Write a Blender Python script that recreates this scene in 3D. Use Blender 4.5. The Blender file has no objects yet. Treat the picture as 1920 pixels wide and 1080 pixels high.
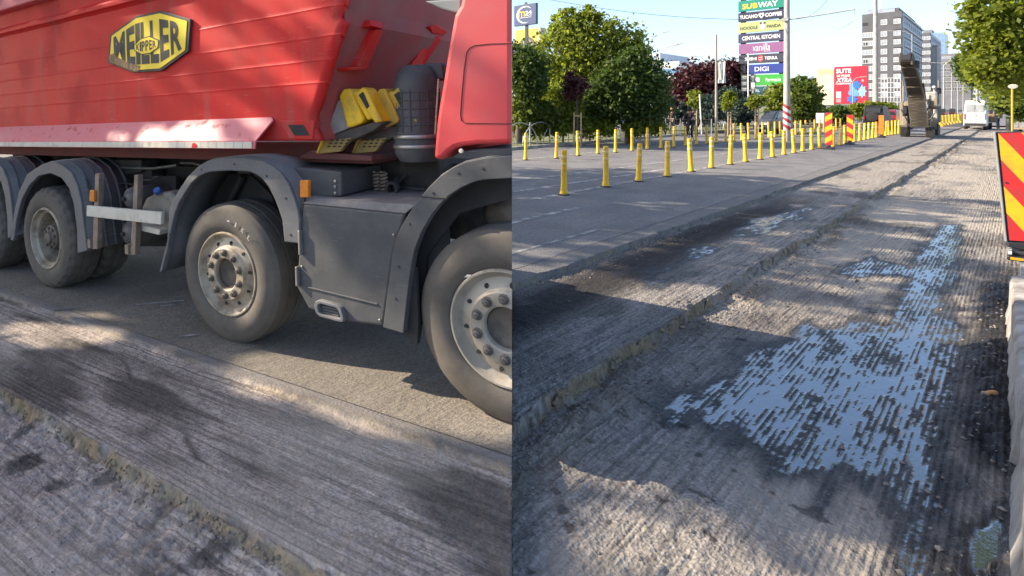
import bpy, bmesh, math, random
import numpy as np
from mathutils import Vector, Matrix
random.seed(7); rng = np.random.default_rng(11)
SC = bpy.context.scene; COL = SC.collection
R_ = math.radians

# ------------------------------------------------------------------ camera, world, sun, exposure
F, CX, V0, H = 1050.0, 650.0, 200.0, 1.7          # focal length, principal column, horizon row (1920 px wide), eye height
cam = bpy.data.cameras.new('camera'); camo = bpy.data.objects.new('camera', cam); COL.objects.link(camo)
cam.sensor_fit = 'HORIZONTAL'; cam.sensor_width = 36.0; cam.lens = 36.0*F/1920
cam.shift_x = (960-CX)/1920; cam.shift_y = -(540-V0)/1920
cam.clip_start = 0.05; cam.clip_end = 4000
camo.location = (0, 0, H); camo.rotation_euler = (R_(90), 0, 0)
SC.camera = camo
SUN_AZ = math.atan2(-.94, .34)                     # compass angle from +Y (clockwise positive)
SUN_EL = R_(31)
w = bpy.data.worlds.new('World'); SC.world = w; w.use_nodes = True
nt = w.node_tree; bg = nt.nodes['Background']
sky = nt.nodes.new('ShaderNodeTexSky'); sky.sky_type = 'NISHITA'; sky.sun_disc = False
sky.sun_elevation = SUN_EL; sky.sun_rotation = SUN_AZ % (2*math.pi); sky.dust_density = 1.8; sky.air_density = .8; sky.ozone_density = 1.6
nt.links.new(sky.outputs[0], bg.inputs[0]); bg.inputs[1].default_value = 0.15
sl = bpy.data.lights.new('sun', 'SUN'); sl.energy = 4.3; sl.angle = R_(0.5); sl.color = (1.0, .87, .69)
so = bpy.data.objects.new('sun', sl); COL.objects.link(so)
sd = Vector((math.sin(SUN_AZ)*math.cos(SUN_EL), math.cos(SUN_AZ)*math.cos(SUN_EL), math.sin(SUN_EL)))
so.rotation_euler = sd.to_track_quat('Z', 'Y').to_euler(); so.location = sd*60
vs = SC.view_settings; vs.view_transform = 'Standard'; vs.look = 'None'; vs.gamma = 1; vs.use_curve_mapping = False; vs.exposure = 1.35
SC.display_settings.display_device = 'sRGB'

# ------------------------------------------------------------------ frames of the place
rd = np.array([(1905-CX)/F, 1.0]); rd /= np.linalg.norm(rd)      # direction of the street
rp = np.array([rd[1], -rd[0]])                                   # across it, to the right
ROAD_ANG = math.atan2(rd[1], rd[0])
def road(s, l, z=0): q = rd*s + rp*l; return Vector((q[0], q[1], z))
def G(u, v, z=0):
    y = (H-z)*F/(v-V0); return Vector(((u-CX)/F*y, y, z))
def SLc(u, v, z=0):
    q = G(u, v, z); a = np.array([q.x, q.y]); return float(a@rd), float(a@rp)
def AT(u, v, Y): return Vector(((u-CX)/F*Y, Y, H-(v-V0)/F*Y))
PA, PB = .0382, -.01128                                          # cross-fall of the truck's roadway
tn = Vector((-PA, -PB, 1)).normalized()
td = Vector((-1.4, 1, -.0648)).normalized(); tf = -td; tb = tn.cross(tf).normalized()
CAM = Vector((0, 0, H))
def ray(u, v): return Vector(((u-CX)/F, 1, -(v-V0)/F))
def GL(u, v, off=0):
    r = ray(u, v); return CAM + r*((off-CAM.dot(tn))/r.dot(tn))
TO = GL(470, 655)
TM = Matrix((tf, tb, tn)).transposed().to_4x4(); TM.translation = TO
def L(u, v, b=0.0):
    r = ray(u, v); t = (b-(CAM-TO).dot(tb))/r.dot(tb); q = CAM+r*t-TO; return (q.dot(tf), q.dot(tn))
def LX(u, v, X):
    r = ray(u, v); t = (X-(CAM-TO).dot(tf))/r.dot(tf); q = CAM+r*t-TO; return (q.dot(tb), q.dot(tn))
def LL(pts, b=0.0): return [L(u, v, b) for u, v in pts]
SEAM = 310/1050.0                                                # the joint where both roadways meet: x = SEAM*y
SEAM_N = Vector((1, -SEAM, 0)).normalized()

# ------------------------------------------------------------------ tagging and mesh helpers
def tag(o, label=None, cat=None, group=None, kind=None):
    if label: o['label'] = label
    if cat: o['category'] = cat
    if group: o['group'] = group
    if kind: o['kind'] = kind
    return o
def thing(name, label, cat, loc=(0, 0, 0), rz=0, group=None):
    o = bpy.data.objects.new(name, None); COL.objects.link(o); o.empty_display_size = .2
    o.location = loc; o.rotation_euler = (0, 0, rz)
    return tag(o, label, cat, group)
def copy_tree(o, parent=None):
    c = o.copy(); COL.objects.link(c)
    if parent is not None: c.parent = parent
    for ch in list(o.children): copy_tree(ch, c)
    return c

class MB:
    def __init__(s): s.v = []; s.f = []; s.mi = []
    def add(s, vs_, fs, m=0):
        n = len(s.v); s.v += [tuple(a) for a in vs_]; s.f += [tuple(i+n for i in f) for f in fs]; s.mi += [m]*len(fs); return s
    def box(s, x0, x1, y0, y1, z0, z1, m=0, M=None):
        vs_ = [Vector(a) for a in ((x0,y0,z0),(x1,y0,z0),(x1,y1,z0),(x0,y1,z0),(x0,y0,z1),(x1,y0,z1),(x1,y1,z1),(x0,y1,z1))]
        if M is not None: vs_ = [M @ a for a in vs_]
        return s.add(vs_, [(0,3,2,1),(4,5,6,7),(0,1,5,4),(1,2,6,5),(2,3,7,6),(3,0,4,7)], m)
    def prism(s, poly, a0, a1, axis='y', m=0, M=None):
        """poly: outline in the two other axes (x,z for y; y,z for x; x,y for z)"""
        def mk(p, a):
            if axis == 'y': return Vector((p[0], a, p[1]))
            if axis == 'x': return Vector((a, p[0], p[1]))
            return Vector((p[0], p[1], a))
        n = len(poly); vs_ = [mk(p, a0) for p in poly]+[mk(p, a1) for p in poly]
        if M is not None: vs_ = [M @ a for a in vs_]
        fs = [tuple(range(n)), tuple(range(2*n-1, n-1, -1))]+[(i, i+n, (i+1) % n+n, (i+1) % n) for i in range(n)]
        return s.add(vs_, fs, m)
    def tube(s, pts, r, n=8, m=0, cap=True):
        pts = [Vector(p) for p in pts]; rs = r if isinstance(r, (list, tuple)) else [r]*len(pts)
        rings = []; up = None
        for i, p in enumerate(pts):
            t = (pts[min(i+1, len(pts)-1)]-pts[max(i-1, 0)]).normalized()
            if up is None: up = Vector((0, 0, 1)) if abs(t.z) < .9 else Vector((1, 0, 0))
            a = t.cross(up).normalized(); b_ = a.cross(t).normalized(); up = b_
            rings.append([p+(a*math.cos(2*math.pi*k/n)+b_*math.sin(2*math.pi*k/n))*rs[i] for k in range(n)])
        vs_ = [q for R in rings for q in R]; fs = []
        for i in range(len(pts)-1):
            for k in range(n): fs.append((i*n+k, i*n+(k+1) % n, (i+1)*n+(k+1) % n, (i+1)*n+k))
        if cap: fs.append(tuple(range(n-1, -1, -1))); fs.append(tuple((len(pts)-1)*n+k for k in range(n)))
        return s.add(vs_, fs, m)
    def lathe(s, prof, n=32, axis='z', c=(0, 0, 0), m=0, a0=0, a1=2*math.pi, rmod=None):
        """prof: (radius, along)"""
        full = abs(a1-a0-2*math.pi) < 1e-6; N = n if full else n+1; vs_ = []
        for j, (r, h) in enumerate(prof):
            for k in range(N):
                a = a0+(a1-a0)*k/n; rr = r if rmod is None else rmod(j, k, r)
                x, y = rr*math.cos(a), rr*math.sin(a)
                q = (x, y, h) if axis == 'z' else ((x, h, y) if axis == 'y' else (h, x, y))
                vs_.append((q[0]+c[0], q[1]+c[1], q[2]+c[2]))
        fs = []
        for j in range(len(prof)-1):
            for k in range(n if full else n):
                k2 = (k+1) % N; fs.append((j*N+k, j*N+k2, (j+1)*N+k2, (j+1)*N+k))
        return s.add(vs_, fs, m)
    def build(s, name, mats, parent=None, smooth=None, bevel=0, clip=False, solid=0, seg=2, recalc=True):
        me = bpy.data.meshes.new(name); me.from_pydata(s.v, [], s.f)
        mats = mats if isinstance(mats, (list, tuple)) else [mats]
        for m in mats: me.materials.append(m)
        if len(mats) > 1: me.polygons.foreach_set('material_index', s.mi)
        if recalc or clip:
            bm = bmesh.new(); bm.from_mesh(me)
            bmesh.ops.remove_doubles(bm, verts=bm.verts, dist=1e-5)
            if recalc: bmesh.ops.recalc_face_normals(bm, faces=bm.faces)
            if clip:
                inv = TM.inverted(); co = inv @ Vector((0, 0, H)); no = (TM.to_3x3().inverted() @ SEAM_N)
                res = bmesh.ops.bisect_plane(bm, geom=bm.verts[:]+bm.edges[:]+bm.faces[:], plane_co=co, plane_no=no, clear_outer=True, dist=1e-5)
                ed = [e for e in res['geom_cut'] if isinstance(e, bmesh.types.BMEdge) and e.is_boundary]
                if ed:
                    try: bmesh.ops.triangle_fill(bm, use_beauty=True, edges=ed)
                    except Exception: pass
            bm.to_mesh(me); bm.free()
        if smooth is not None:
            me.shade_smooth() if hasattr(me, 'shade_smooth') else None
            if smooth < 180: me.set_sharp_from_angle(angle=R_(smooth))
        o = bpy.data.objects.new(name, me); COL.objects.link(o)
        if parent is not None: o.parent = parent
        if bevel:
            b = o.modifiers.new('bevel', 'BEVEL'); b.width = bevel; b.segments = seg; b.limit_method = 'ANGLE'; b.angle_limit = R_(35); b.harden_normals = False
        if solid:
            b = o.modifiers.new('solid', 'SOLIDIFY'); b.thickness = solid; b.offset = 0
        return o
def share(name, src, parent, M):
    o = bpy.data.objects.new(name, src.data); COL.objects.link(o); o.parent = parent; o.matrix_local = M; return o
def text_data(body, bold=0.0, font_shear=0.0):
    cu = bpy.data.curves.new('t', 'FONT'); cu.body = body; cu.size = 1; cu.offset = bold; cu.shear = font_shear; cu.resolution_u = 3
    cu.extrude = 0.01
    o = bpy.data.objects.new('t', cu); COL.objects.link(o); bpy.context.view_layer.update()
    me = bpy.data.meshes.new_from_object(o.evaluated_get(bpy.context.evaluated_depsgraph_get()))
    vs_ = [v.co.copy() for v in me.vertices]; fs = [tuple(p.vertices) for p in me.polygons]
    bpy.data.objects.remove(o); bpy.data.curves.remove(cu); bpy.data.meshes.remove(me)
    xs = [v.x for v in vs_]; ys = [v.y for v in vs_]; x0, x1, y0, y1 = min(xs), max(xs), min(ys), max(ys)
    return [((v.x-x0)/(x1-x0), (v.y-y0)/(y1-y0), 0 if v.z < 0 else 1) for v in vs_], fs
def text_mb(mb, body, fn, bold=0.0, m=0, shear=0.0):
    vs_, fs = text_data(body, bold, shear); mb.add([fn(a, b, c) for a, b, c in vs_], fs, m); return mb

# ------------------------------------------------------------------ numpy noise
def _hash(ix, iy, seed):
    h = (ix.astype(np.int64)*374761393 + iy.astype(np.int64)*668265263 + seed*974711) & 0xffffffff
    h = ((h ^ (h >> 13))*1274126177) & 0xffffffff
    h = h ^ (h >> 16); return (h & 0xffff)/65535.0
def vnoise(x, y, seed=0):
    ix, iy = np.floor(x), np.floor(y); fx, fy = x-ix, y-iy
    fx = fx*fx*(3-2*fx); fy = fy*fy*(3-2*fy)
    a, b = _hash(ix, iy, seed), _hash(ix+1, iy, seed); c, d = _hash(ix, iy+1, seed), _hash(ix+1, iy+1, seed)
    return (a*(1-fx)+b*fx)*(1-fy)+(c*(1-fx)+d*fx)*fy
def fbm(x, y, o=4, seed=0):
    t = 0; amp = .5; tot = 0
    for i in range(o): t = t+amp*vnoise(x*2**i+i*17.3, y*2**i+i*9.1, seed+i); tot += amp; amp *= .5
    return t/tot
def sstep(a, b, x): t = np.clip((x-a)/(b-a), 0, 1); return t*t*(3-2*t)
def poly_field(S, Lt, poly):
    """signed distance-like field, positive inside"""
    px, py = S.ravel(), Lt.ravel(); d = np.full(px.shape, 1e9); ins = np.zeros(px.shape, bool); n = len(poly)
    for i in range(n):
        x0, y0 = poly[i]; x1, y1 = poly[(i+1) % n]
        ex, ey = x1-x0, y1-y0; t = np.clip(((px-x0)*ex+(py-y0)*ey)/(ex*ex+ey*ey+1e-12), 0, 1)
        d = np.minimum(d, np.hypot(px-x0-t*ex, py-y0-t*ey))
        c = ((y0 > py) != (y1 > py)) & (px < (x1-x0)*(py-y0)/(y1-y0+1e-12)+x0); ins ^= c
    return np.where(ins, d, -d).reshape(S.shape)

# ------------------------------------------------------------------ materials
class NB:
    def __init__(s, name):
        s.m = bpy.data.materials.new(name); s.m.use_nodes = True; s.t = s.m.node_tree
        s.b = s.t.nodes['Principled BSDF']; s.out = s.t.nodes['Material Output']
    def n(s, typ, **kw):
        nd = s.t.nodes.new(typ)
        for k, v in kw.items():
            if k in nd.inputs.keys() if isinstance(k, str) else False: pass
            setattr(nd, k, v)
        return nd
    def link(s, a, b): s.t.links.new(a, b)
    def coord(s, kind='Object', scale=(1, 1, 1)):
        tc = s.n('ShaderNodeTexCoord'); mp = s.n('ShaderNodeMapping'); mp.inputs['Scale'].default_value = scale
        s.link(tc.outputs[kind], mp.inputs[0]); return mp.outputs[0]
    def noise(s, co, scale, detail=4, rough=.55, dist=0):
        nd = s.n('ShaderNodeTexNoise'); s.link(co, nd.inputs['Vector']); nd.inputs['Scale'].default_value = scale
        nd.inputs['Detail'].default_value = detail; nd.inputs['Roughness'].default_value = rough; nd.inputs['Distortion'].default_value = dist
        return nd.outputs['Fac']
    def voro(s, co, scale, out='Color'):
        nd = s.n('ShaderNodeTexVoronoi'); s.link(co, nd.inputs['Vector']); nd.inputs['Scale'].default_value = scale; return nd.outputs[out]
    def ramp(s, fac, stops):
        nd = s.n('ShaderNodeValToRGB'); s.link(fac, nd.inputs[0]); cr = nd.color_ramp
        while len(cr.elements) < len(stops): cr.elements.new(.5)
        for e, (p, c) in zip(cr.elements, stops):
            e.position = p; e.color = (c, c, c, 1) if not hasattr(c, '__len__') else (*c, 1)
        return nd.outputs[0]
    def mix(s, fac, a, b, mode='MIX'):
        nd = s.n('ShaderNodeMix', data_type='RGBA', blend_type=mode)
        for val, i in ((fac, 0), (a, 6), (b, 7)):
            if hasattr(val, 'is_linked') or hasattr(val, 'links'): s.link(val, nd.inputs[i])
            else: nd.inputs[i].default_value = val if i == 0 else ((*val, 1) if hasattr(val, '__len__') else (val, val, val, 1))
        return nd.outputs[2]
    def math(s, op, a, b=0.0):
        nd = s.n('ShaderNodeMath', operation=op)
        for val, i in ((a, 0), (b, 1)):
            if hasattr(val, 'links'): s.link(val, nd.inputs[i])
            else: nd.inputs[i].default_value = val
        return nd.outputs[0]
    def attr(s, name):
        nd = s.n('ShaderNodeAttribute'); nd.attribute_name = name; return nd.outputs['Fac']
    def bump(s, h, strength=.3, dist=.01):
        nd = s.n('ShaderNodeBump'); s.link(h, nd.inputs['Height']); nd.inputs['Strength'].default_value = strength; nd.inputs['Distance'].default_value = dist
        s.link(nd.outputs[0], s.b.inputs['Normal']); return nd
    def set(s, **kw):
        for k, v in kw.items():
            i = s.b.inputs[k]
            if hasattr(v, 'links'): s.link(v, i)
            else: i.default_value = (*v, 1) if hasattr(v, '__len__') and len(v) == 3 and i.type == 'RGBA' else v
        return s
_mc = {}
def pm(name, c1, c2=None, scale=6, rough=.6, metal=0, bump=0, bscale=60, dirt=None, dscale=3, dlo=.5, dhi=.7, spec=.5, stretch=(1, 1, 1), coat=0, scratch=None, chips=None, streak=None):
    if name in _mc: return _mc[name]
    n = NB(name); co = n.coord('Object', stretch)
    c2 = c2 or tuple(min(1, a*.78) for a in c1)
    col = n.mix(n.ramp(n.noise(co, scale, 5), [(.35, 0), (.65, 1)]), c1, c2)
    if dirt:
        f = n.ramp(n.noise(co, dscale, 7, .65), [(dlo, 0), (dhi, 1)]); col = n.mix(f, col, dirt)
        n.set(Roughness=n.mix(f, rough, min(1, rough+.3)))
    else: n.set(Roughness=rough)
    if streak:                                               # dried run-off, vertical
        f = n.math('MULTIPLY', n.ramp(n.noise(n.coord('Object', (1, 1, .06)), 7, 4, .6), [(.52, 0), (.72, 1)]), n.ramp(n.noise(co, 1.3, 3), [(.4, 0), (.6, .7)])); col = n.mix(f, col, streak)
    if scratch:
        f = n.math('MULTIPLY', n.ramp(n.noise(n.coord('Object', (2.5, 1, 40)), 2.2, 3, .6), [(.64, 0), (.67, 1)]), n.ramp(n.noise(co, 2.6, 3), [(.5, 0), (.62, .7)])); col = n.mix(f, col, scratch)
        f = n.math('MULTIPLY', n.ramp(n.noise(n.coord('Object', (60, 1, 14)), 1.4, 3, .6), [(.66, 0), (.69, 1)]), n.ramp(n.noise(co, 3.1, 3), [(.52, 0), (.62, .6)])); col = n.mix(f, col, scratch)
    if chips:
        f = n.math('MULTIPLY', n.ramp(n.noise(co, 26, 3, .5), [(.70, 0), (.72, 1)]), n.ramp(n.noise(co, 1.9, 3), [(.48, 0), (.58, 1)])); col = n.mix(f, col, chips)
    n.set(**{'Base Color': col, 'Metallic': metal, 'Specular IOR Level': spec, 'Coat Weight': coat})
    if bump: n.bump(n.noise(co, bscale, 4), bump, .01)
    _mc[name] = n.m; return n.m
def leafmat(name, c1, c2, trans=.45):
    n = NB(name); co = n.coord('Object')
    at = n.attr('tint'); col = n.mix(at, c1, c2)
    n.set(**{'Base Color': col, 'Roughness': .55, 'Specular IOR Level': .35})
    tr = n.n('ShaderNodeBsdfTranslucent'); n.link(n.mix(.35, col, (c2[0]*1.8, c2[1]*1.9, c2[2]*.8)), tr.inputs[0])
    mx = n.n('ShaderNodeMixShader'); mx.inputs[0].default_value = trans
    n.link(n.b.outputs[0], mx.inputs[1]); n.link(tr.outputs[0], mx.inputs[2]); n.link(mx.outputs[0], n.out.inputs[0]); return n.m

# ---- ground materials (UV holds metres along / across the road)
def ground_mat(name, base, light, dark, streak=1.0, wet=False, agg=90, chips=1.0):
    n = NB(name); tc = n.n('ShaderNodeTexCoord'); uv = tc.outputs['UV']
    def sc(v):
        mp = n.n('ShaderNodeMapping'); mp.inputs['Scale'].default_value = v; n.link(uv, mp.inputs[0]); return mp.outputs[0]
    big = n.noise(sc((.5, .9, 1)), 1.6, 5, .6); st = n.noise(sc((.55, 16, 1)), 2.2, 4, .6); st2 = n.noise(sc((.9, 45, 1)), 1.5, 3, .6)
    fine = n.noise(sc((1, 1, 1)), agg, 3, .7); med = n.noise(sc((1, 1.5, 1)), 14, 5, .65)
    col = n.mix(n.ramp(big, [(.38, 0), (.62, 1)]), base, light)
    f = n.math('MULTIPLY', n.ramp(st, [(.42, 0), (.62, 1)]), .75*streak); col = n.mix(f, col, dark)
    f = n.math('MULTIPLY', n.ramp(st2, [(.5, 0), (.64, 1)]), .55*streak); col = n.mix(f, col, light)
    f = n.math('MULTIPLY', n.ramp(med, [(.5, 0), (.68, 1)]), .7); col = n.mix(f, col, dark)
    sp = n.voro(sc((1, 1, 1)), agg*.9); col = n.mix(.55, col, n.mix(1.0, col, n.ramp(sp, [(.1, .45), (.5, 1.0), (.95, 1.5)]), 'MULTIPLY'))
    if wet is not None:
        asp = n.attr('asph'); ca = n.mix(fine, (.10, .097, .095), (.21, .20, .19)); ca = n.mix(n.ramp(big, [(.4, 0), (.6, 1)]), ca, n.mix(.5, ca, (.16, .15, .14))); col = n.mix(asp, col, ca)
    st_at = n.attr('stain_shade'); col = n.mix(st_at, col, (.028, .024, .022))
    sand = n.attr('sand'); oc = n.coord('Object'); on = n.noise(oc, 17, 6, .75); on2 = n.noise(oc, 7, 4, .6); ov = n.voro(oc, 48, 'Distance')
    sc_ = n.mix(n.ramp(on, [(.40, 0), (.60, 1)]), (.10, .078, .055), (.31, .245, .155)); sc_ = n.mix(n.ramp(on2, [(.42, 0), (.62, .55)]), sc_, (.33, .225, .10))
    col = n.mix(n.math('MULTIPLY', sand, n.ramp(on, [(.25, .55), (.5, 1.0)])), col, sc_)
    dust = n.attr('dust'); col = n.mix(n.math('MULTIPLY', dust, n.ramp(med, [(.25, .35), (.6, 1.0)])), col, (.40, .345, .275))
    chip = n.voro(sc((1, 1, 1)), 55, 'Color'); chd = n.voro(sc((1, 1, 1)), 55, 'Distance'); chip2 = n.voro(sc((1, 1, 1)), 24, 'Color')
    sep = n.n('ShaderNodeSeparateColor'); n.link(chip, sep.inputs[0]); sep2 = n.n('ShaderNodeSeparateColor'); n.link(chip2, sep2.inputs[0])
    big_chip = n.math('POWER', sep2.outputs[0], 5.0)
    hgt = n.math('ADD', n.math('ADD', n.math('MULTIPLY', n.math('SUBTRACT', sep.outputs[0], n.math('MULTIPLY', chd, 1.2)), .8*chips), n.math('MULTIPLY', big_chip, .8*chips)), n.math('ADD', n.math('MULTIPLY', fine, .5), n.math('ADD', n.math('MULTIPLY', st2, .8), n.math('MULTIPLY', med, .7))))
    hgt = n.math('ADD', hgt, n.math('MULTIPLY', sand, n.math('ADD', n.math('MULTIPLY', on, 1.3), n.math('MULTIPLY', ov, -.7))))
    if wet:
        n.link(n.mix(n.attr('wet'), 1.45, 2.35), n.b.inputs['IOR'])
        wa = n.attr('wet'); damp = n.attr('damp')
        col = n.mix(n.math('MULTIPLY', damp, .8), col, (.018, .017, .017)); col = n.mix(wa, col, (.010, .011, .012))
        rough = n.mix(wa, n.mix(damp, .92, .5), .04); n.set(Roughness=rough)
        n.set(**{'Specular IOR Level': n.mix(wa, .3, 1.0)})
        bp = n.bump(hgt, .8, .010); n.link(n.math('SUBTRACT', .8, n.math('MULTIPLY', wa, .765)), bp.inputs['Strength'])
    else:
        n.set(Roughness=.92, **{'Specular IOR Level': .3}); n.bump(hgt, .75, .012)
    n.set(**{'Base Color': col}); return n.m
MILL = ground_mat('milled_ground', (.235, .212, .186), (.33, .298, .262), (.112, .098, .086), 1.0, True)
MILL_L = ground_mat('milled_ground_grey', (.345, .288, .245), (.46, .392, .335), (.178, .145, .122), 1.35, False, 90, .38)
ASPH = ground_mat('asphalt', (.145, .14, .136), (.195, .185, .178), (.095, .09, .09), .45, None, 120, .25)
ASPH_L = ground_mat('asphalt_old', (.175, .15, .122), (.23, .20, .16), (.12, .105, .09), .3, None, 120, .25)
PAINT = pm('road_paint', (.42, .40, .37), (.17, .165, .16), 7, .85, dirt=(.14, .135, .13), dscale=4, dlo=.42, dhi=.58)
PAVE = pm('pavement', (.34, .31, .27), (.22, .20, .18), 3, .9, bump=.2)
GRASS = pm('grass_ground', (.07, .095, .02), (.16, .15, .06), 1.2, .95, bump=.6, bscale=9)
CONC = pm('concrete', (.36, .34, .31), (.23, .21, .19), 5, .9, bump=.35, bscale=35, dirt=(.12, .10, .085), dscale=4)
EARTH = pm('earth', (.17, .145, .115), (.10, .085, .07), 2, .95, bump=.5, bscale=20)

def grid_obj(name, X, Y, Z, uv, attrs, mat, clip_keep=None):
    """X,Y,Z (ni,nj) world arrays"""
    ni, nj = X.shape; me = bpy.data.meshes.new(name)
    co = np.stack([X, Y, Z], -1).reshape(-1, 3).astype(np.float32)
    idx = np.arange(ni*nj).reshape(ni, nj); q = np.stack([idx[:-1, :-1], idx[1:, :-1], idx[1:, 1:], idx[:-1, 1:]], -1).reshape(-1, 4)
    if clip_keep is not None: q = q[clip_keep(co[q].mean(1))]
    me.vertices.add(len(co)); me.vertices.foreach_set('co', co.ravel())
    me.loops.add(q.size); me.loops.foreach_set('vertex_index', q.ravel().astype(np.int32))
    me.polygons.add(len(q)); me.polygons.foreach_set('loop_start', (np.arange(len(q))*4).astype(np.int32))
    me.update(calc_edges=True)
    ul = me.uv_layers.new(name='UVMap'); u = np.stack([uv[0], uv[1]], -1).reshape(-1, 2)[q.ravel()].astype(np.float32); ul.data.foreach_set('uv', u.ravel())
    for k, a in attrs.items():
        at = me.attributes.new(k, 'FLOAT', 'POINT'); at.data.foreach_set('value', a.ravel().astype(np.float32))
    me.polygons.foreach_set('use_smooth', np.ones(len(q), bool)); me.materials.append(mat); me.validate()
    o = bpy.data.objects.new(name, me); COL.objects.link(o); return o
def seam_cut(o, keep_right):
    me = o.data; bm = bmesh.new(); bm.from_mesh(me)
    bmesh.ops.bisect_plane(bm, geom=bm.verts[:]+bm.edges[:]+bm.faces[:], plane_co=(0, 0, 0), plane_no=SEAM_N, clear_inner=keep_right, clear_outer=not keep_right, dist=1e-6)
    ed = [e for e in bm.edges if e.is_boundary and all(abs(v.co.dot(SEAM_N)) < 1e-4 for v in e.verts)]
    r = bmesh.ops.extrude_edge_only(bm, edges=ed)
    for v in [g for g in r['geom'] if isinstance(g, bmesh.types.BMVert)]: v.co.z -= .35
    bm.to_mesh(me); bm.free()
def sheet(name, pts, mat, kind='structure', parent=None):
    me = bpy.data.meshes.new(name); me.from_pydata([tuple(p) for p in pts], [], [tuple(range(len(pts)))])
    ul = me.uv_layers.new(name='UVMap')
    for l in me.loops:
        c = me.vertices[l.vertex_index].co; a = np.array([c.x, c.y]); ul.data[l.index].uv = (a@rd, a@rp)
    me.materials.append(mat); o = bpy.data.objects.new(name, me); COL.objects.link(o)
    if kind: o['kind'] = kind
    if parent: o.parent = parent
    return o

# ------------------------------------------------------------------ GROUND, street side (right of the joint)
sheet('ground', [(-900, -300, -.9-0), (1800, -300, -.9), (1800, 2600, -.9), (-900, 2600, -.9)], EARTH)
def wob(s, seed, a=.03): return (fbm(s*1.7, s*0+seed, 4, seed)-.5)*2*a + (vnoise(s*14, s*0+seed, seed+5)-.5)*a*.7
sv = [0.7]
while sv[-1] < 78: sv.append(sv[-1]+max(.014, .0045*sv[-1]*(.6+.05*sv[-1])))
sv = np.array(sv)
lv = np.concatenate([np.arange(-3.40, -2.86, .010), np.arange(-2.86, -2.0, .016), np.arange(-2.0, -1.55, .008), np.arange(-1.55, .16, .0085)])
S, LT = np.meshgrid(sv, lv, indexing='ij')
e1 = -3.10 + .0035*(S-5) + wob(S, 3, .025); e2 = -1.82 + wob(S, 8, .05) + .10*np.exp(-((S-3.6)/.25)**2)*0
gap = np.exp(-((S-14.1)/.55)**2)
j = (_hash(np.floor(S*13+vnoise(S*5, LT*9, 33)*2), np.floor(LT*22), 35)-.5)*.022 + (vnoise(S*9, LT*20, 31)-.5)*.02 + (vnoise(S*30, LT*60, 32)-.5)*.012
up1 = 1-sstep(-.006, .016, LT-e1+j*1.5); up2 = 1-sstep(-.008, .026+.35*gap, LT-e2+j*1.8)
base = -.15 + .085*up2 + .065*up1
near = np.clip(1.5-S/14, .25, 1)
lowm = 1-up2; stripm = up2*(1-up1)
gro = .5+.5*np.sin(2*math.pi*LT/.030 + 7*fbm(S*.35, LT*4, 3, 51)); gro = gro**1.3*(.25+1.1*vnoise(S*9, LT*33, 52))
gpres = .25+.75*sstep(.36, .66, fbm(S*.45, LT*2.2, 4, 61))
gpres = np.maximum(gpres, sstep(-.6, -.35, LT)*.95)
rub = fbm(S*16, LT*16, 4, 71)-.5; rub2 = fbm(S*5, LT*6, 3, 72)-.5; rub3 = vnoise(S*45, LT*45, 73)-.5
mil = stripm+lowm
def P15(pts): return [SLc(u, v, -.15) for u, v in pts]
def P07(pts): return [SLc(u, v, -.065) for u, v in pts]
W = np.full(S.shape, -9.0)
for pl in ([(1265,780),(1330,705),(1420,645),(1480,618),(1545,607),(1640,600),(1700,590),(1790,580),(1838,598),(1836,650),(1805,720),(1780,800),(1775,880),(1730,940),(1640,932),(1560,895),(1430,890),(1440,845),(1330,815)],
           [(1660,610),(1750,600),(1775,520),(1798,470),(1806,422),(1762,420),(1725,480),(1705,540)],
           [(1560,505),(1660,490),(1720,500),(1700,520),(1600,520)],
           [(1790,975),(1840,955),(1896,965),(1896,1090),(1775,1090),(1778,1030)], [(1815,810),(1878,812),(1888,880),(1830,872)], [(1828,503),(1862,503),(1864,524),(1835,522)], [(1772,880),(1800,880),(1805,1000),(1778,1000)]):
    pf = poly_field(S, LT, P15(pl)); W = np.maximum(W, np.where(pf > 0, pf*(4.5 if len(pl) == 8 and pl[0][0] == 1660 else 1), pf))
W2 = np.full(S.shape, -9.0)
for pl in ([(1180,525),(1260,487),(1330,462),(1356,462),(1320,488),(1220,535)], [(1375,440),(1410,412),(1450,398),(1530,388),(1500,408),(1440,436)]):
    W2 = np.maximum(W2, poly_field(S, LT, P07(pl)))
W = np.where(lowm > .5, W, W2)
wm = sstep(-.10, .12, W)*mil
Z = base + mil*(.0105*(gro-.5)*np.maximum(gpres, wm*.95) + (.017*rub*near + .010*rub2)*(1-.72*wm) + .010*rub3*(1-.5*wm))
Z += up1*.0015*rub
# loose soil along the foot of the step, dark crumbs along the kerb blocks
foot = lowm*np.exp(-((LT-e2-.16)/.16)**2)*sstep(.35, .6, fbm(S*1.2, LT*2, 3, 81)); Z += foot*(.03+.05*rub)
pile = np.exp(-((LT+.09)/.13)**2)*sstep(4.0, 4.7, S)*(1-sstep(8.2, 9.6, S))*(.55+.9*fbm(S*3, LT*3, 3, 91)); Z += pile*(.075+.07*rub)
pile2 = np.exp(-((LT+.12)/.10)**2)*sstep(2.4, 3.6, S)*(1-sstep(4.2, 4.6, S)); Z += pile2*.03*(fbm(S*8, LT*8, 3, 92))
wn = (fbm(S*1.8, LT*7, 5, 101)-.5)
deep = np.zeros(S.shape)
for pl in ([(1800,985),(1840,965),(1892,975),(1892,1090),(1795,1090)], [(1818,815),(1876,816),(1884,876),(1832,868)]): deep = np.maximum(deep, sstep(0, .05, poly_field(S, LT, P15(pl))))
deep = deep*sstep(.30, .42, fbm(S*3, LT*6, 4, 105)+.12)
Wn = W + wn*.62
Wn = np.maximum(Wn, deep*.30+(1-deep)*-9)
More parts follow.
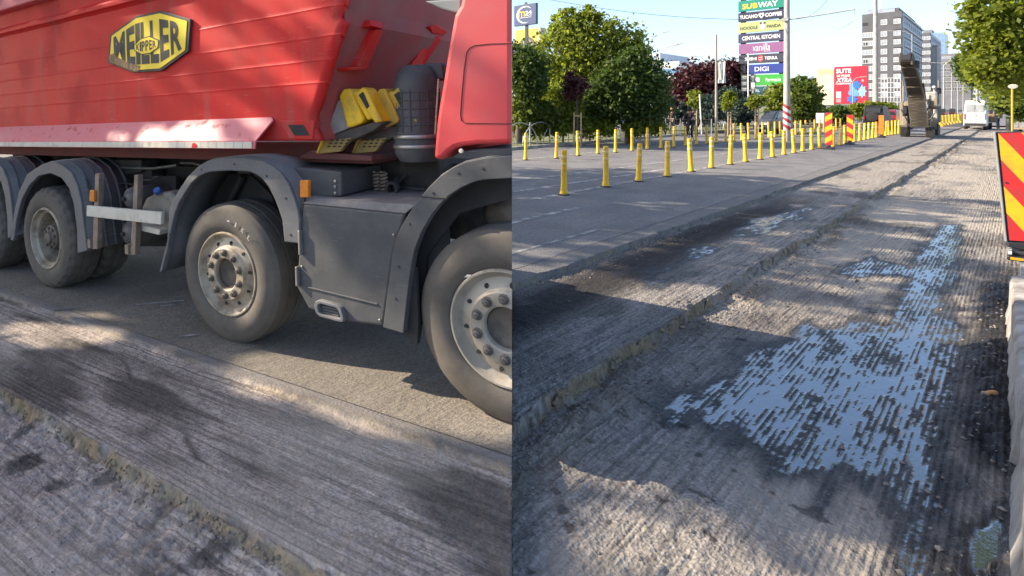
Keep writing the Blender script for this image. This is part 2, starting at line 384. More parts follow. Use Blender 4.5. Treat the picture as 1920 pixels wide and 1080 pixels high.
film = .8*(fbm(S*1.6, LT*11, 4, 103)-.5)+.9*(fbm(S*9, LT*30, 3, 104)-.5)
Z = Z-np.clip(film, -.25, .3)*.021*wm
level = -.15*lowm-.065*stripm + np.clip(-.0016+Wn*.007, -.03, .0012)
Z -= deep*.03
level = np.where(deep > .5, -.15+.002, level)
loc = np.clip((level-Z)/.0012, 0, 1)*sstep(.02, .10, Wn)*mil
wet = np.clip(loc, 0, 1)
Z = np.where(wet > .3, np.maximum(Z, level+(vnoise(S*20, LT*20, 5)-.5)*.0004), Z)
damp = np.clip(sstep(-.16, .06, Wn), 0, 1)*mil
damp = np.maximum(damp, np.clip(pile*1.4, 0, 1))
stain_shade = np.zeros(S.shape)
band = stripm*np.exp(-((LT+2.73+.05*np.sin(S*.9))/.33)**4)*sstep(.26, .44, fbm(S*1.1, LT*3.2, 4, 111)+.10*(S < 9.5))*(1-sstep(11, 16, S)); stain_shade = np.maximum(stain_shade, band*.95)
stain_shade = np.maximum(stain_shade, stripm*sstep(.60, .72, fbm(S*.8, LT*3, 4, 112))*.55)
stain_shade = np.maximum(stain_shade, lowm*sstep(.62, .74, fbm(S*.9, LT*1.4, 5, 113))*.45)
stain_shade = np.maximum(stain_shade, np.clip(pile*1.7, 0, .95))
for (u_, v_, a_, b_) in ((1440,600,.55,.22), (1400,560,.3,.15), (1500,560,.5,.16), (1780,900,.9,.05)):
    s0, l0 = SLc(u_, v_, -.15); stain_shade = np.maximum(stain_shade, .6*np.exp(-(((S-s0)/a_)**2+((LT-l0)/b_)**2))*(.5+fbm(S*6, LT*9, 3, 114)))
stain_shade = np.maximum(stain_shade, foot*.75*sstep(.4, .6, fbm(S*2, LT*4, 3, 116)))
spots = (vnoise(S*12, LT*12, 115) > .90)*lowm*.7*(fbm(S*.8, LT*.8, 2, 118) > .5); stain_shade = np.maximum(stain_shade, spots)
riser1 = np.exp(-((LT-e1-.006)/.018)**2); riser2 = np.exp(-((LT-e2-.012)/.024)**2)
stain_shade = np.maximum(stain_shade, riser1*.45*sstep(13, 17, S))  # far asphalt riser darkened: its shaded side put into the colour
sand = np.clip(riser2*sstep(.25, .5, fbm(S*4, LT*6, 3, 121))*1.2 + riser1*sstep(.3, .6, fbm(S*5, LT*8, 3, 122))*.55 + foot*.35, 0, .95)
dust = lowm*sstep(.42, .62, fbm(S*.5+3, LT*.9, 3, 131)+.16*sstep(9, 14, S))*(1-damp)*(1-.7*sstep(0, .15, W)*0)*.85
dust = np.maximum(dust, gap*sstep(-2.1, -1.9, LT)*(1-sstep(-1.4, -1.1, LT))*.9)
dust = np.maximum(dust, stripm*sstep(9, 20, S)*.4)*(1-stain_shade)
qx = rd[0]*S+rp[0]*LT; qy = rd[1]*S+rp[1]*LT
mg = grid_obj('milled_road', qx, qy, Z, (S, LT), dict(asph=up1, wet=wet, damp=damp, stain_shade=np.clip(stain_shade, 0, .95), sand=sand, dust=dust), MILL)
seam_cut(mg, True); mg['kind'] = 'structure'

def clip_right(pts):                       # polygon kept right of the joint line
    out = []; d = [p.x-SEAM*p.y for p in pts]
    for i in range(len(pts)):
        a, b, da, db = pts[i], pts[(i+1) % len(pts)], d[i], d[(i+1) % len(pts)]
        if da >= 0: out.append(a)
        if (da >= 0) != (db >= 0): out.append(a+(b-a)*(da/(da-db)))
    return out
def rsheet(name, s0, s1, l0, l1, z, mat, **k): return sheet(name, clip_right([road(s0, l0, z), road(s0, l1, z), road(s1, l1, z), road(s1, l0, z)]), mat, **k)
ASPH_LAT0 = -12.6
rsheet('road', -8, 400, ASPH_LAT0, -3.36, 0.0035, ASPH)
rsheet('road_far', 77.5, 400, -3.36, .3, -.02, ASPH)
rsheet('ground_near', -8, 0.75, -3.36, .3, -.15, MILL)
sheet('verge', [road(18, -120, .08), road(-10, -12.75, .08), road(400, -12.75, .08), road(400, -160, .08)] if False else clip_right([road(-20, -140, .08), road(-20, -12.75, .08), road(420, -12.75, .08), road(420, -140, .08)]), GRASS)
rsheet('parking', 24, 300, -30, -17.5, .092, ASPH)
kb = MB()
for i in range(60): 
    a = 16+i*1.5
    kb.prism([(-.075, -.2), (.075, -.2), (.075, .09), (.06, .115), (-.075, .115)], 0, 1.49, 'y', M=Matrix.Translation(road(a, -12.68)) @ Matrix.Rotation(ROAD_ANG-math.pi/2, 4, 'Z'))
ko = kb.build('kerb', CONC); ko['kind'] = 'structure'
rsheet('pavement', -6, 300, .30, 9, -.01, PAVE)
# painted lines: at bollard rows and lanes
def stripe(sa, la, sb, lb, wd=.12, z=.0085): 
    a, b = road(sa, la), road(sb, lb); n = (b-a).normalized().cross(Vector((0, 0, 1)))*wd*.5
    return sheet('road_marking', [p+Vector((0, 0, z)) for p in clip_right([a-n, b-n, b+n, a+n])], PAINT)
stripe(9.2, -5.68, 60, -4.55, .15); stripe(3, -7.9, 16.8, -6.94, .13); stripe(9.7, -6.42, 16.4, -6.08, .13)
stripe(11, -10.35, 70, -8.4, .14); stripe(17, -6.95, 30, -6.6, .12); stripe(34, -6.5, 60, -6.0, .12)
stripe(5.2, -4.75, 9.0, -4.72, .12, .0075); stripe(5, -3.75, 7.6, -3.7, .06, .0075)

# ------------------------------------------------------------------ GROUND, truck side (left of the joint)
tv = np.arange(-9.5, 2.6, .017); bv = np.concatenate([np.arange(-2.6, -1.35, .013), np.arange(-1.35, -1.15, .008), np.arange(-1.15, -.20, .013)])
T, B = np.meshgrid(tv, bv, indexing='ij')
f1 = -.335 + wob(T, 41, .015); f2 = -1.262 + wob(T, 47, .03)
jj = (_hash(np.floor(T*14+vnoise(T*5, B*9, 134)*2), np.floor(B*22), 135)-.5)*.022 + (vnoise(T*10, B*20, 131)-.5)*.03 + (vnoise(T*30, B*50, 133)-.5)*.012
a1 = sstep(-.02, .012, B-f1+jj*1.2); a2 = sstep(-.034, .008, B-f2+jj*1.7)
sm = a2*(1-a1); lm = 1-a2
gr = .5+.5*np.sin(2*math.pi*B/.030 + 2*fbm(T*.5, B*3, 3, 141))
rb = fbm(T*15, B*15, 4, 142)-.5; rb2 = fbm(T*4, B*5, 3, 143)-.5; rb3 = vnoise(T*45, B*45, 144)-.5
gp = sstep(.3, .6, fbm(T*.4, B*1.5, 3, 145)); gp = np.maximum(gp*sm + lm*sstep(-1.42, -1.6, B), .15)
ZL = -.090+.070*a2+.016*a1 + (sm+lm)*(.008*(gr-.5)*gp+.010*rb+.008*rb2+.006*rb3) + a1*.001*rb
ZL += lm*.034*sstep(.48, .66, fbm(T*2.4, B*2, 3, 161))*np.exp(-((B-f2)/.11)**2)
rubz = lm*sstep(-1.75, -1.5, B); ZL += rubz*(.012*rb+.014*rb3+.006*rb2+.010*(vnoise(T*70, B*70, 149)-.5))
stL = sm*sstep(.50, .66, fbm(T*.9+2, B*3.4, 4, 151)+.12*np.exp(-((B+.62)/.2)**2))*.75
for (u_, v_, a_, b_, k_) in ((150,660,.75,.10,.9), (290,700,.5,.07,.8), (255,740,.12,.12,.7), (310,865,.16,.05,.9), (280,810,.1,.12,.7), (480,885,.30,.045,.9), (650,780,.5,.06,.6), (60,600,.5,.05,.8)):
    q = GL(u_, v_, -.03)-TO; t0, b0 = q.dot(tf), q.dot(tb)
    stL = np.maximum(stL, .72*k_*np.exp(-(((T-t0)/a_)**2+((B-b0)/b_)**2))*(.45+1.1*fbm(T*5, B*12, 3, 152)))
crk = np.abs(B-(-.72-.28*(T+.35)+.04*np.sin(T*7)))                       # tar run across the strip
stL = np.maximum(stL, .8*np.exp(-(crk/.022)**2)*sm*sstep(-.9, -.7, -np.abs(T+.05)*1.0)*sstep(.25, .5, fbm(T*9, B*9, 2, 153)))
stL = np.maximum(stL, .6*np.exp(-((B+.86)/.025)**2)*sm*sstep(.2, .6, T)*sstep(.4, .55, fbm(T*7, B*10, 2, 154)))
stL = np.maximum(stL, rubz*sstep(.55, .7, fbm(T*6, B*6, 4, 155))*.8)
sdL = np.clip(np.exp(-((B-f2+.014)/.022)**2)*sstep(.20, .40, fbm(T*3, B*7, 4, 156))*1.15 + .55*np.exp(-((B-f1+.01)/.03)**2)*sstep(.35, .6, fbm(T*3, B*6, 3, 157)), 0, .95)
dsL = sm*sstep(.45, .62, fbm(T*.8, B*2.4, 4, 158))*.38 + lm*.25*sstep(.4, .6, fbm(T*1.5, B*2, 3, 159)) + .30*np.exp(-((B-f1)/.05)**2)*sstep(.35, .6, fbm(T*2, B*6, 3, 160))
PX = TO.x+tf.x*T+tb.x*B+tn.x*ZL; PY = TO.y+tf.y*T+tb.y*B+tn.y*ZL; PZ = TO.z+tf.z*T+tb.z*B+tn.z*ZL
ml = grid_obj('milled_strip', PX, PY, PZ, (T, B), dict(asph=a1*.8, stain_shade=np.clip(stL, 0, .9), sand=sdL, dust=np.clip(dsL, 0, .8)), MILL_L)
seam_cut(ml, False); ml['kind'] = 'structure'
def TW(t, b_, z=0): return TO+tf*t+tb*b_+tn*z
def clip_left(pts):
    out = []; d = [SEAM*p.y-p.x for p in pts]
    for i in range(len(pts)):
        a, b, da, db = pts[i], pts[(i+1) % len(pts)], d[i], d[(i+1) % len(pts)]
        if da >= 0: out.append(a)
        if (da >= 0) != (db >= 0): out.append(a+(b-a)*(da/(da-db)))
    return out
def lsheet(name, pts, mat): 
    o = sheet(name, clip_left(pts), mat)
    return o
lsheet('side_road', [TW(-45, -.24, .002), TW(30, -.24, .002), TW(30, 9, .002), TW(-45, 9, .002)], ASPH_L)
lsheet('side_verge', [TW(-45, 9, .0), TW(60, 9, .0), TW(60, 60, .0), TW(-45, 60, .0)], GRASS)
lsheet('side_ground', [TW(-45, -2.58, -.10), TW(30, -2.58, -.10), TW(30, -22, -.10), TW(-45, -22, -.10)], EARTH)
lsheet('side_ground_edge', [TW(-45, -2.6, -.06), TW(-9.45, -2.6, -.06), TW(-9.45, -.24, -.01), TW(-45, -.24, -.01)], EARTH)
# worn white marks on the old asphalt beside the wheels
for (ua, va, ub, vb, wd) in ((255, 571, 345, 563, .035), (300, 574, 345, 569, .025), (335, 631, 376, 626, .035), (95, 580, 145, 577, .03)):
    a, b = GL(ua, va, .008), GL(ub, vb, .008); n_ = (b-a).normalized().cross(tn)*wd*.5
    sheet('road_marking', [a-n_, b-n_, b+n_, a+n_], PAINT)
# loose stones (nobody could count them)
def stones(name, pts, lo, hi, mat):
    vs_, fs = [], []
    ico = [(0,0,1),(.9,0,.3),(.28,.85,.3),(-.72,.53,.35),(-.72,-.53,.25),(.28,-.85,.3),(.5,.5,-.5),(-.6,.1,-.5),(.1,-.7,-.5)]
    for p in pts:
        r = lo+(hi-lo)*rng.random()**3; k = len(vs_); ax = rng.uniform(.6, 1.3, 3); a = rng.uniform(0, 6.28); c, s_ = math.cos(a), math.sin(a)
        for (x, y, z) in ico:
            x, y, z = x*ax[0]*r*rng.uniform(.8, 1.2), y*ax[1]*r, z*ax[2]*r*.8; vs_.append((p[0]+x*c-y*s_, p[1]+x*s_+y*c, p[2]+z))
        for f in ((0,1,2),(0,2,3),(0,3,4),(0,4,5),(0,5,1),(1,6,2),(2,6,3),(3,6,7),(3,7,4),(4,7,8),(4,8,5),(5,8,1),(1,8,6)): fs.append(tuple(i+k for i in f))
    m = MB(); m.v = vs_; m.f = fs; m.mi = [0]*len(fs); o = m.build(name, mat, recalc=False); return o
STONE = pm('crumb', (.26, .23, .20), (.13, .115, .10), 9, .9)
pts = []
for _ in range(3800):
    s_ = .9+9*rng.random()**1.6; m_ = rng.random()
    l_ = -1.74+abs(rng.normal(0, .13)) if m_ < .45 else (-3.03+abs(rng.normal(0, .12)) if m_ < .6 else (-.02-abs(rng.normal(0, .12)) if m_ < .78 else rng.uniform(-1.8, -.1)))
    i, k = min(np.searchsorted(sv, s_), len(sv)-1), min(np.searchsorted(lv, l_), len(lv)-1); p = road(s_, l_)
    if p.x < SEAM*p.y+.02 or wet[i, k] > .5: continue
    pts.append((p.x, p.y, Z[i, k]))
tag(stones('loose_stones', pts, .003, .018, STONE), 'loose asphalt crumbs scattered along the milled edges of the street', 'rubble', kind='stuff')
pts = []
for _ in range(1300):
    t_ = rng.uniform(-3.2, 1.7); m_ = rng.random()
    b_ = -1.30-abs(rng.normal(0, .10)) if m_ < .5 else (-.36-abs(rng.normal(0, .05)) if m_ < .6 else rng.uniform(-1.85, -1.3))
    i, k = np.searchsorted(tv, t_), np.searchsorted(bv, b_); p = TW(t_, b_, ZL[i, k]-.002)
    if p.x > SEAM*p.y-.02: continue
    pts.append(p)
tag(stones('loose_stones', pts, .002, .011, STONE), 'loose asphalt crumbs along the yellowish step beside the truck', 'rubble', kind='stuff')

pts = []
for _ in range(900):
    s_ = 1.6+11*rng.random()**1.4; i = min(np.searchsorted(sv, s_), len(sv)-1)
    l_ = float(e2[i, 0])+.01+abs(rng.normal(0, .03)) if rng.random() < .75 else float(e1[i, 0])+.01+abs(rng.normal(0, .03)); k = min(np.searchsorted(lv, l_), len(lv)-1); p = road(s_, l_)
    if p.x > SEAM*p.y+.02: pts.append((p.x, p.y, Z[i, k]-.004))
tag(stones('edge_crumbs', pts, .006, .024, pm('edge_crumb', (.30, .24, .15), (.14, .11, .08), 11, .9)), 'broken tan asphalt pieces lying along the cut steps of the street', 'rubble', kind='stuff')
pts = []
for _ in range(700):
    t_ = rng.uniform(-3.0, 1.7); i = np.searchsorted(tv, t_); b_ = float(f2[i, 0])-.012-abs(rng.normal(0, .022)); k = np.searchsorted(bv, b_); p = TW(t_, b_, ZL[i, k]-.003)
    if p.x < SEAM*p.y-.02: pts.append(p)
tag(stones('edge_crumbs', pts, .004, .017, pm('edge_crumb', (.30, .24, .15))), 'broken tan asphalt pieces along the step at the lower left', 'rubble', kind='stuff')

# ================================================================== THE TRUCK
RED = pm('truck_red', (.64, .022, .018), (.55, .022, .020), 1.6, .55, dirt=(.42, .055, .042), dscale=1.6, dlo=.5, dhi=.72, spec=.22, streak=(.40, .10, .08), chips=(.16, .055, .045), scratch=(.60, .22, .18))
RED_SHADE = pm('truck_red_shade', (.36, .055, .05), (.27, .06, .055), 2.5, .75, dirt=(.24, .12, .10), dscale=2.2, dlo=.42, dhi=.7)  # darker copy of the red: shade on the front wall put into the colour
PINK = pm('truck_red_skylit', (.62, .13, .15), (.58, .17, .18), 3, .5, dirt=(.45, .09, .09), dscale=9, dlo=.58, dhi=.66, chips=(.2, .06, .05), scratch=(.5, .06, .06))  # pink stands for sky light on the up-facing rails, plus dirt and chips
CABRED = pm('cab_red', (.64, .055, .06), (.58, .055, .055), 1.2, .38, dirt=(.52, .11, .11), dscale=1.2, dlo=.5, dhi=.8)
PLAS = pm('grey_plastic', (.085, .085, .085), (.065, .064, .064), 4, .62, bump=.12, bscale=180, dirt=(.125, .116, .106), dscale=3.5, dlo=.52, dhi=.78, scratch=(.18, .168, .155), streak=(.115, .107, .098))
PLASL = pm('fender_plastic', (.14, .14, .142), (.11, .108, .108), 3, .6, bump=.1, bscale=160, dirt=(.20, .18, .16), dscale=4, dlo=.5, dhi=.72, scratch=(.25, .23, .21))
BLACK = pm('chassis_black', (.032, .029, .027), (.05, .042, .036), 5, .75, dirt=(.11, .09, .07), dscale=5, dlo=.5, dhi=.7)
LINER = pm('liner_black', (.03, .028, .026), (.045, .04, .036), 6, .9)
RUBBER = pm('tyre_rubber', (.115, .098, .08), (.08, .068, .056), 5, .85, bump=.15, bscale=120, dirt=(.15, .128, .10), dscale=3, dlo=.42, dhi=.72)
TREAD = pm('tyre_tread', (.035, .032, .03), (.06, .052, .045), 9, .9, bump=.3, bscale=80)
RIM = pm('rim_metal', (.46, .385, .28), (.34, .28, .20), 6, .5, .12, dirt=(.20, .15, .10), dscale=7, dlo=.48, dhi=.66)
RIMW = pm('rim_silver', (.40, .35, .28), (.31, .27, .21), 5, .55, .1, dirt=(.2, .16, .12), dscale=6, dlo=.5, dhi=.7)
NUT = pm('nut_metal', (.20, .175, .15), (.13, .11, .09), 30, .5, .5)
HUB = pm('hub_grime', (.16, .13, .10), (.09, .075, .06), 12, .7, .2, bump=.4, bscale=50)
YEL = pm('chock_yellow', (.85, .52, .01), (.72, .42, .01), 6, .5, dirt=(.38, .25, .05), dscale=9, dlo=.55, dhi=.72)
BUFF = pm('guard_white', (.66, .61, .50), (.55, .50, .40), 5, .6, dirt=(.35, .30, .23), dscale=6, dlo=.56, dhi=.75)
TAN = pm('strut_tan', (.30, .22, .16), (.22, .16, .115), 8, .65, dirt=(.14, .11, .08), dscale=10)
AMBER = pm('amber_lens', (.75, .24, .02), (.6, .18, .02), 40, .25)
GREYM = pm('tank_grey', (.14, .135, .125), (.10, .095, .09), 6, .5, .2, dirt=(.2, .18, .15), dscale=5)
STEEL = pm('steel', (.45, .42, .37), (.33, .30, .26), 8, .4, .7)
BLUE = pm('cap_blue', (.05, .14, .42), (.04, .10, .30), 20, .4)
BADGE_Y = pm('badge_yellow', (.95, .68, .010), (.90, .63, .01), 4, .45)
BADGE_K = pm('badge_black', (.055, .05, .042), (.04, .036, .032), 8, .6)
DARKR = pm('subframe_red', (.16, .045, .04), (.10, .04, .035), 5, .8)
WHITEP = pm('paint_chalk', (.6, .57, .5), None, 30, .8)

truck = thing('dump_truck', 'red dump truck with yellow badge and dusty wheels parked on the old asphalt', 'truck', (0, 0, 0))
truck.matrix_world = TM.copy()
def tp(name, mb, mats, parent=truck, **k): 
    k.setdefault('clip', True); return mb.build(name, mats, parent, **k)
def arr(mb_poly, b0, b1, m=0): return MB().prism(mb_poly, b0, b1, 'y', m)
# --- body side: long plate with pressed horizontal ribs and shallow dents
edge_px = [(652,-40),(648,3),(636,36),(650,39),(632,85),(612,150),(600,190),(590,215),(590,240),(600,264)]
edge = LL(edge_px); edge_z = [e[1] for e in edge]
def xedge(z):
    for (x0, z0), (x1, z1) in zip(edge, edge[1:]):
        if z1 <= z <= z0: return x0+(x1-x0)*(z0-z)/(z0-z1+1e-9)
    return edge[0][0] if z > edge[0][1] else edge[-1][0]
ribz = sorted([L(150, 95)[1], L(355, 139)[1], L(240, 183)[1], L(419, 94)[1], L(125, 35)[1]])
zb, zt = edge_z[-1], 3.02
def ribprof(z):
    y = 0.0
    for q in ribz:
        d = z-q; y += -.0028*math.exp(-(d/.007)**2) + (.0035*max(0, 1-d/.2) if 0 <= d < .2 else 0)
    q = L(125, 35)[1]; y += -.05*math.exp(-((z-q-.02)/.035)**4)
    return y
zs = sorted(set([zb+(zt-zb)*i/70 for i in range(71)]+[q+d for q in ribz for d in (-.014, -.007, -.002, .003, .009)]))
nx = 90; vs_ = []; 
dent = lambda X, z: .020*(fbm(np.array([X*1.1]), np.array([z*.55]), 3, 5)[0]-.5)+.013*(vnoise(np.array([X*2.3]), np.array([z*.9]), 9)[0]-.5)
for z in zs:
    xe = xedge(z)
    for i in range(nx+1):
        X = -5.6+(xe+5.6)*i/nx; vs_.append((X, ribprof(z)+dent(X, z), z))
mb = MB(); mb.add(vs_, [(j*(nx+1)+i, j*(nx+1)+i+1, (j+1)*(nx+1)+i+1, (j+1)*(nx+1)+i) for j in range(len(zs)-1) for i in range(nx)])
bs = mb.build('body_side', RED, truck, smooth=25, recalc=False)
sm_ = bs.modifiers.new('solid', 'SOLIDIFY'); sm_.thickness = .05; sm_.offset = -1
# --- front wall of the body (in the gap behind the cab)
mb = MB(); vs_ = []; N = 14; zz = [edge_z[-1]+(3.02-edge_z[-1])*i/N for i in range(N+1)]
for z in zz:
    x = xedge(z)-.03
    for b_ in (.03, .5, 1.2, 2.4): vs_.append((x+.05*(b_ > .4), b_, z))
mb.add(vs_, [(j*4+i, j*4+i+1, (j+1)*4+i+1, (j+1)*4+i) for j in range(N) for i in range(3)])
tp('body_front', mb, RED_SHADE, smooth=20, solid=.03)
# brackets on the front wall (it leans, so each corner is put on the wall)
def onwall(u, v, out):
    X = .9
    for _ in range(6): z = LX(u, v, X)[1]; X = xedge(min(z, 3.0))+.02+out
    y, z = LX(u, v, X); return Vector((X, y, z))
def wallpiece(px, out, mat_):
    q = [onwall(u, v, out) for u, v in px]; n = len(q); back = [p-Vector((out+.03, 0, 0)) for p in q]
    return tp('bracket', MB().add(q+back, [tuple(range(n)), tuple(range(2*n-1, n-1, -1))]+[(i, n+i, n+(i+1) % n, (i+1) % n) for i in range(n)]), mat_, bevel=.005)
wallpiece([(704,55),(719,58),(715,68),(689,128),(671,125)], .05, RED); wallpiece([(812,63),(829,66),(826,76),(790,131),(766,129)], .05, RED)
wallpiece([(693,37),(716,41),(720,54),(697,48)], .07, RED); wallpiece([(806,50),(818,46),(841,60),(832,66),(812,62)], .07, RED); wallpiece([(651,126),(690,125),(687,130),(653,132)], .06, RED); wallpiece([(760,130),(793,130),(790,135),(758,136)], .06, RED_SHADE)
# --- top rail, lower rail with reflective strip
z0 = L(40, 16)[1]
tp('top_rail', MB().box(-5.6, .9, -.10, .02, z0, z0+.16), PINK, bevel=.015)
zr = L(250, 230)[1]; zl0 = L(250, 265, -.13)[1]; zl1 = L(250, 277, -.13)[1]; xr1 = L(510, 222)[0]; xr2 = L(474, 262, -.13)[0]
mb = MB(); mb.add([(-5.6, -.002, zr), (xr1, -.002, zr), (xr1+.03, -.02, zr-.02), (xr2+.03, -.13, zl0), (-5.6, -.13, zl0), (-5.6, -.13, zl1), (xr2+.02, -.13, zl1)], [(0, 1, 2, 3, 4), (4, 3, 6, 5)])
rail = tp('lower_rail', mb, PINK, solid=.012)
mb = MB(); zc = (zl0+zl1)/2
for i in range(64):                                     # prism-like cells of the reflective tape
    a = -5.5+(xr2+5.5)*i/64; mb.box(a+.002, a+(xr2+5.5)/64-.002, -.142, -.138, zl1+.004, zl0-.004)
xc = L(365, 270, -.14)[0]; mb.v, mb.f, mb.mi = mb.v, mb.f, mb.mi
tp('reflective_strip', mb, BUFF, rail)
tp('torn_patch', MB().prism([(xc-.03, zl1+.004), (xc+.02, zl1+.006), (xc+.028, zc), (xc+.005, zl0-.012), (xc-.02, zc+.01)], -.146, -.1425), RED, rail)
# lug at the lower front corner of the body
q = LL([(525,226),(592,226),(588,262),(545,260)]); 
lug = MB().prism(q, -.012, .05); tp('tow_lug', lug, RED, bevel=.006)
q = LL([(540,234),(568,234),(580,254),(552,254)], -.015); tp('lug_slot', MB().prism(q, -.016, -.0135), LINER)
# --- badge
octo = LL([(206,66),(255,30),(302,20),(357,36),(353,96),(302,133),(250,136),(202,118)], -.02)
cx_ = sum(p[0] for p in octo)/8; cz_ = sum(p[1] for p in octo)/8
badge = tp('badge', MB().prism(octo, -.030, -.004), BADGE_K, bevel=.003)
inn = [(cx_+(x-cx_)*.935, cz_+(z-cz_)*.915) for x, z in octo]
tp('badge_face', MB().prism(inn, -.034, -.0305), BADGE_Y, badge)
def inter(poly, x):                                     # vertical extent of an outline at x
    zs_ = []
    for (x0, z0_), (x1, z1_) in zip(poly, poly[1:]+poly[:1]):
        if (x0-x)*(x1-x) <= 0 and abs(x1-x0) > 1e-6: zs_.append(z0_+(z1_-z0_)*(x-x0)/(x1-x0))
    return min(zs_), max(zs_)
xa, xb = min(p[0] for p in inn), max(p[0] for p in inn)
mb = MB(); let = 'MEILLER'; wd_ = [1.25, .85, .45, .8, .8, .85, 1.0]; tot = sum(wd_); acc = 0
for ch, ww in zip(let, wd_):
    u0 = acc/tot; acc += ww; u1 = acc/tot
    def fn(a, b_, c, u0=u0, u1=u1):
        x = xa+(xb-xa)*(.055+.89*(u0+(u1-u0)*(.07+.86*a))); lo, hi = inter(inn, x); return (x, -.0352-.001*c, lo+(hi-lo)*(.10+.80*b_))
    text_mb(mb, ch, fn, .035)
tp('badge_lettering', mb, BADGE_K, badge, recalc=False)
ins_px = [(249,85),(262,72),(279,67),(297,75),(296,89),(280,101),(264,103),(250,95)]; ins = LL(ins_px, -.037)
tp('badge_centre', MB().prism(ins, -.0385, -.0365), BADGE_K, badge)
icx = sum(p[0] for p in ins)/8; icz = sum(p[1] for p in ins)/8; ins2 = [(icx+(x-icx)*.92, icz+(z-icz)*.88) for x, z in ins]
tp('badge_centre_face', MB().prism(ins2, -.0400, -.0388), BADGE_Y, badge)
ia, ib = min(p[0] for p in ins2), max(p[0] for p in ins2); mb = MB(); wk = [.9, .4, .9, .9, .8, .9]; acc = 0
for ch, ww in zip('KIPPER', wk):
    u0 = acc/sum(wk); acc += ww; u1 = acc/sum(wk)
    def fn(a, b_, c, u0=u0, u1=u1):
        x = ia+(ib-ia)*(.07+.86*(u0+(u1-u0)*(.08+.84*a))); lo, hi = inter(ins2, x); return (x, -.0406-.0006*c, lo+(hi-lo)*(.16+.68*b_))
    text_mb(mb, ch, fn, .03)
tp('badge_small_lettering', mb, BADGE_K, badge, recalc=False)
badge.location = (0, .009, 0)
# scuff on the badge's lower left corner
sc_ = LL([(203,103),(212,100),(216,106),(240,118),(262,124),(258,133),(250,134),(203,116)], -.036)
tp('badge_scuff', MB().prism(sc_, -.0366, -.0352), pm('scuff', (.12, .085, .07), (.40, .24, .08), 30, .8), badge)

# --- chassis
zsub1 = L(250, 278, .3)[1]; zsub0 = L(250, 300, .3)[1]
tp('subframe', MB().box(-5.6, L(700, 290, .3)[0], .3, 2.1, zsub0+.02, zsub1+.06), DARKR, bevel=.01)
tp('chassis_frame', MB().box(-5.6, 3.2, .75, .83, .78, 1.22).box(-5.6, 3.2, 1.67, 1.75, .78, 1.22).box(-5.6, 3.2, .83, 1.67, .85, .9), BLACK, bevel=.01)
tp('dark_filler', MB().box(-5.6, -.9, .95, 1.55, .45, .8).box(-5.6, 3.2, .86, 1.64, .92, 1.3).box(-.9, .6, 1.0, 1.5, .55, .85), LINER)  # dark blocks added to stop bright ground showing through the chassis
for X in (-2.95, -.23, 1.93): tp('axle', MB().tube([(X, .2, .5), (X, 2.3, .5)], .09, 12).lathe([(.0, -.2), (.17, -.12), (.2, 0), (.17, .12), (0, .2)], 16, 'y', (X, 1.25, .5)), BLACK, smooth=40)
mb = MB()
for b_ in (1.0, 1.12, 1.5): mb.tube([(-5.4, b_, 1.26), (-2.0, b_, 1.28), (1.0, b_, 1.25), (2.8, b_, 1.28)], .02, 6)
tp('hose', mb, BLACK, smooth=60)

# --- wheels
def tyre_prof(R, rr, W):
    s_ = W/.32
    return [(rr, .02*s_), (rr+.012, .004), (rr+.03, -.010), (rr+.075, -.020), (rr+.12, -.018), (R-.075, -.008), (R-.05, .000), (R-.034, .008), (R-.020, .022), (R-.006, .034), (R, .060), (R+.002, .11*s_), (R-.008, .115*s_), (R-.008, .123*s_), (R+.002, .128*s_), (R+.003, .19*s_), (R-.008, .195*s_), (R-.008, .203*s_), (R+.002, .208*s_), (R, .27*s_), (R-.01, .29*s_), (R-.05, .318*s_), (rr, .31*s_)]
def make_tyre(mb, R, rr, W, y0, lug=0):
    pr = tyre_prof(R, rr, W)
    def rmod(j, k, r):
        if not lug or r < R-.04: return r
        return r-(lug if (k//3) % 2 and (j < 11 or j > 17) else (lug*.6 if ((k+2)//3) % 2 and 11 <= j <= 17 else 0))
    mb.lathe([(r, y+y0) for r, y in pr], 150 if lug else 96, 'y', rmod=rmod)
def rim_steer(mb):                                       # flat disc rim with raised hub ring
    mb.lathe([(.318, .03), (.318, .0), (.312, -.012), (.302, -.012), (.296, .0), (.285, .022), (.265, .038), (.252, .034), (.205, .012), (.198, -.004), (.190, -.012), (.125, -.012), (.116, -.006), (.112, .02), (.112, .14)], 72, 'y')
def ring_pts(r, n, a0=0): return [(r*math.cos(a0+2*math.pi*i/n), r*math.sin(a0+2*math.pi*i/n)) for i in range(n)]
nut_src = None
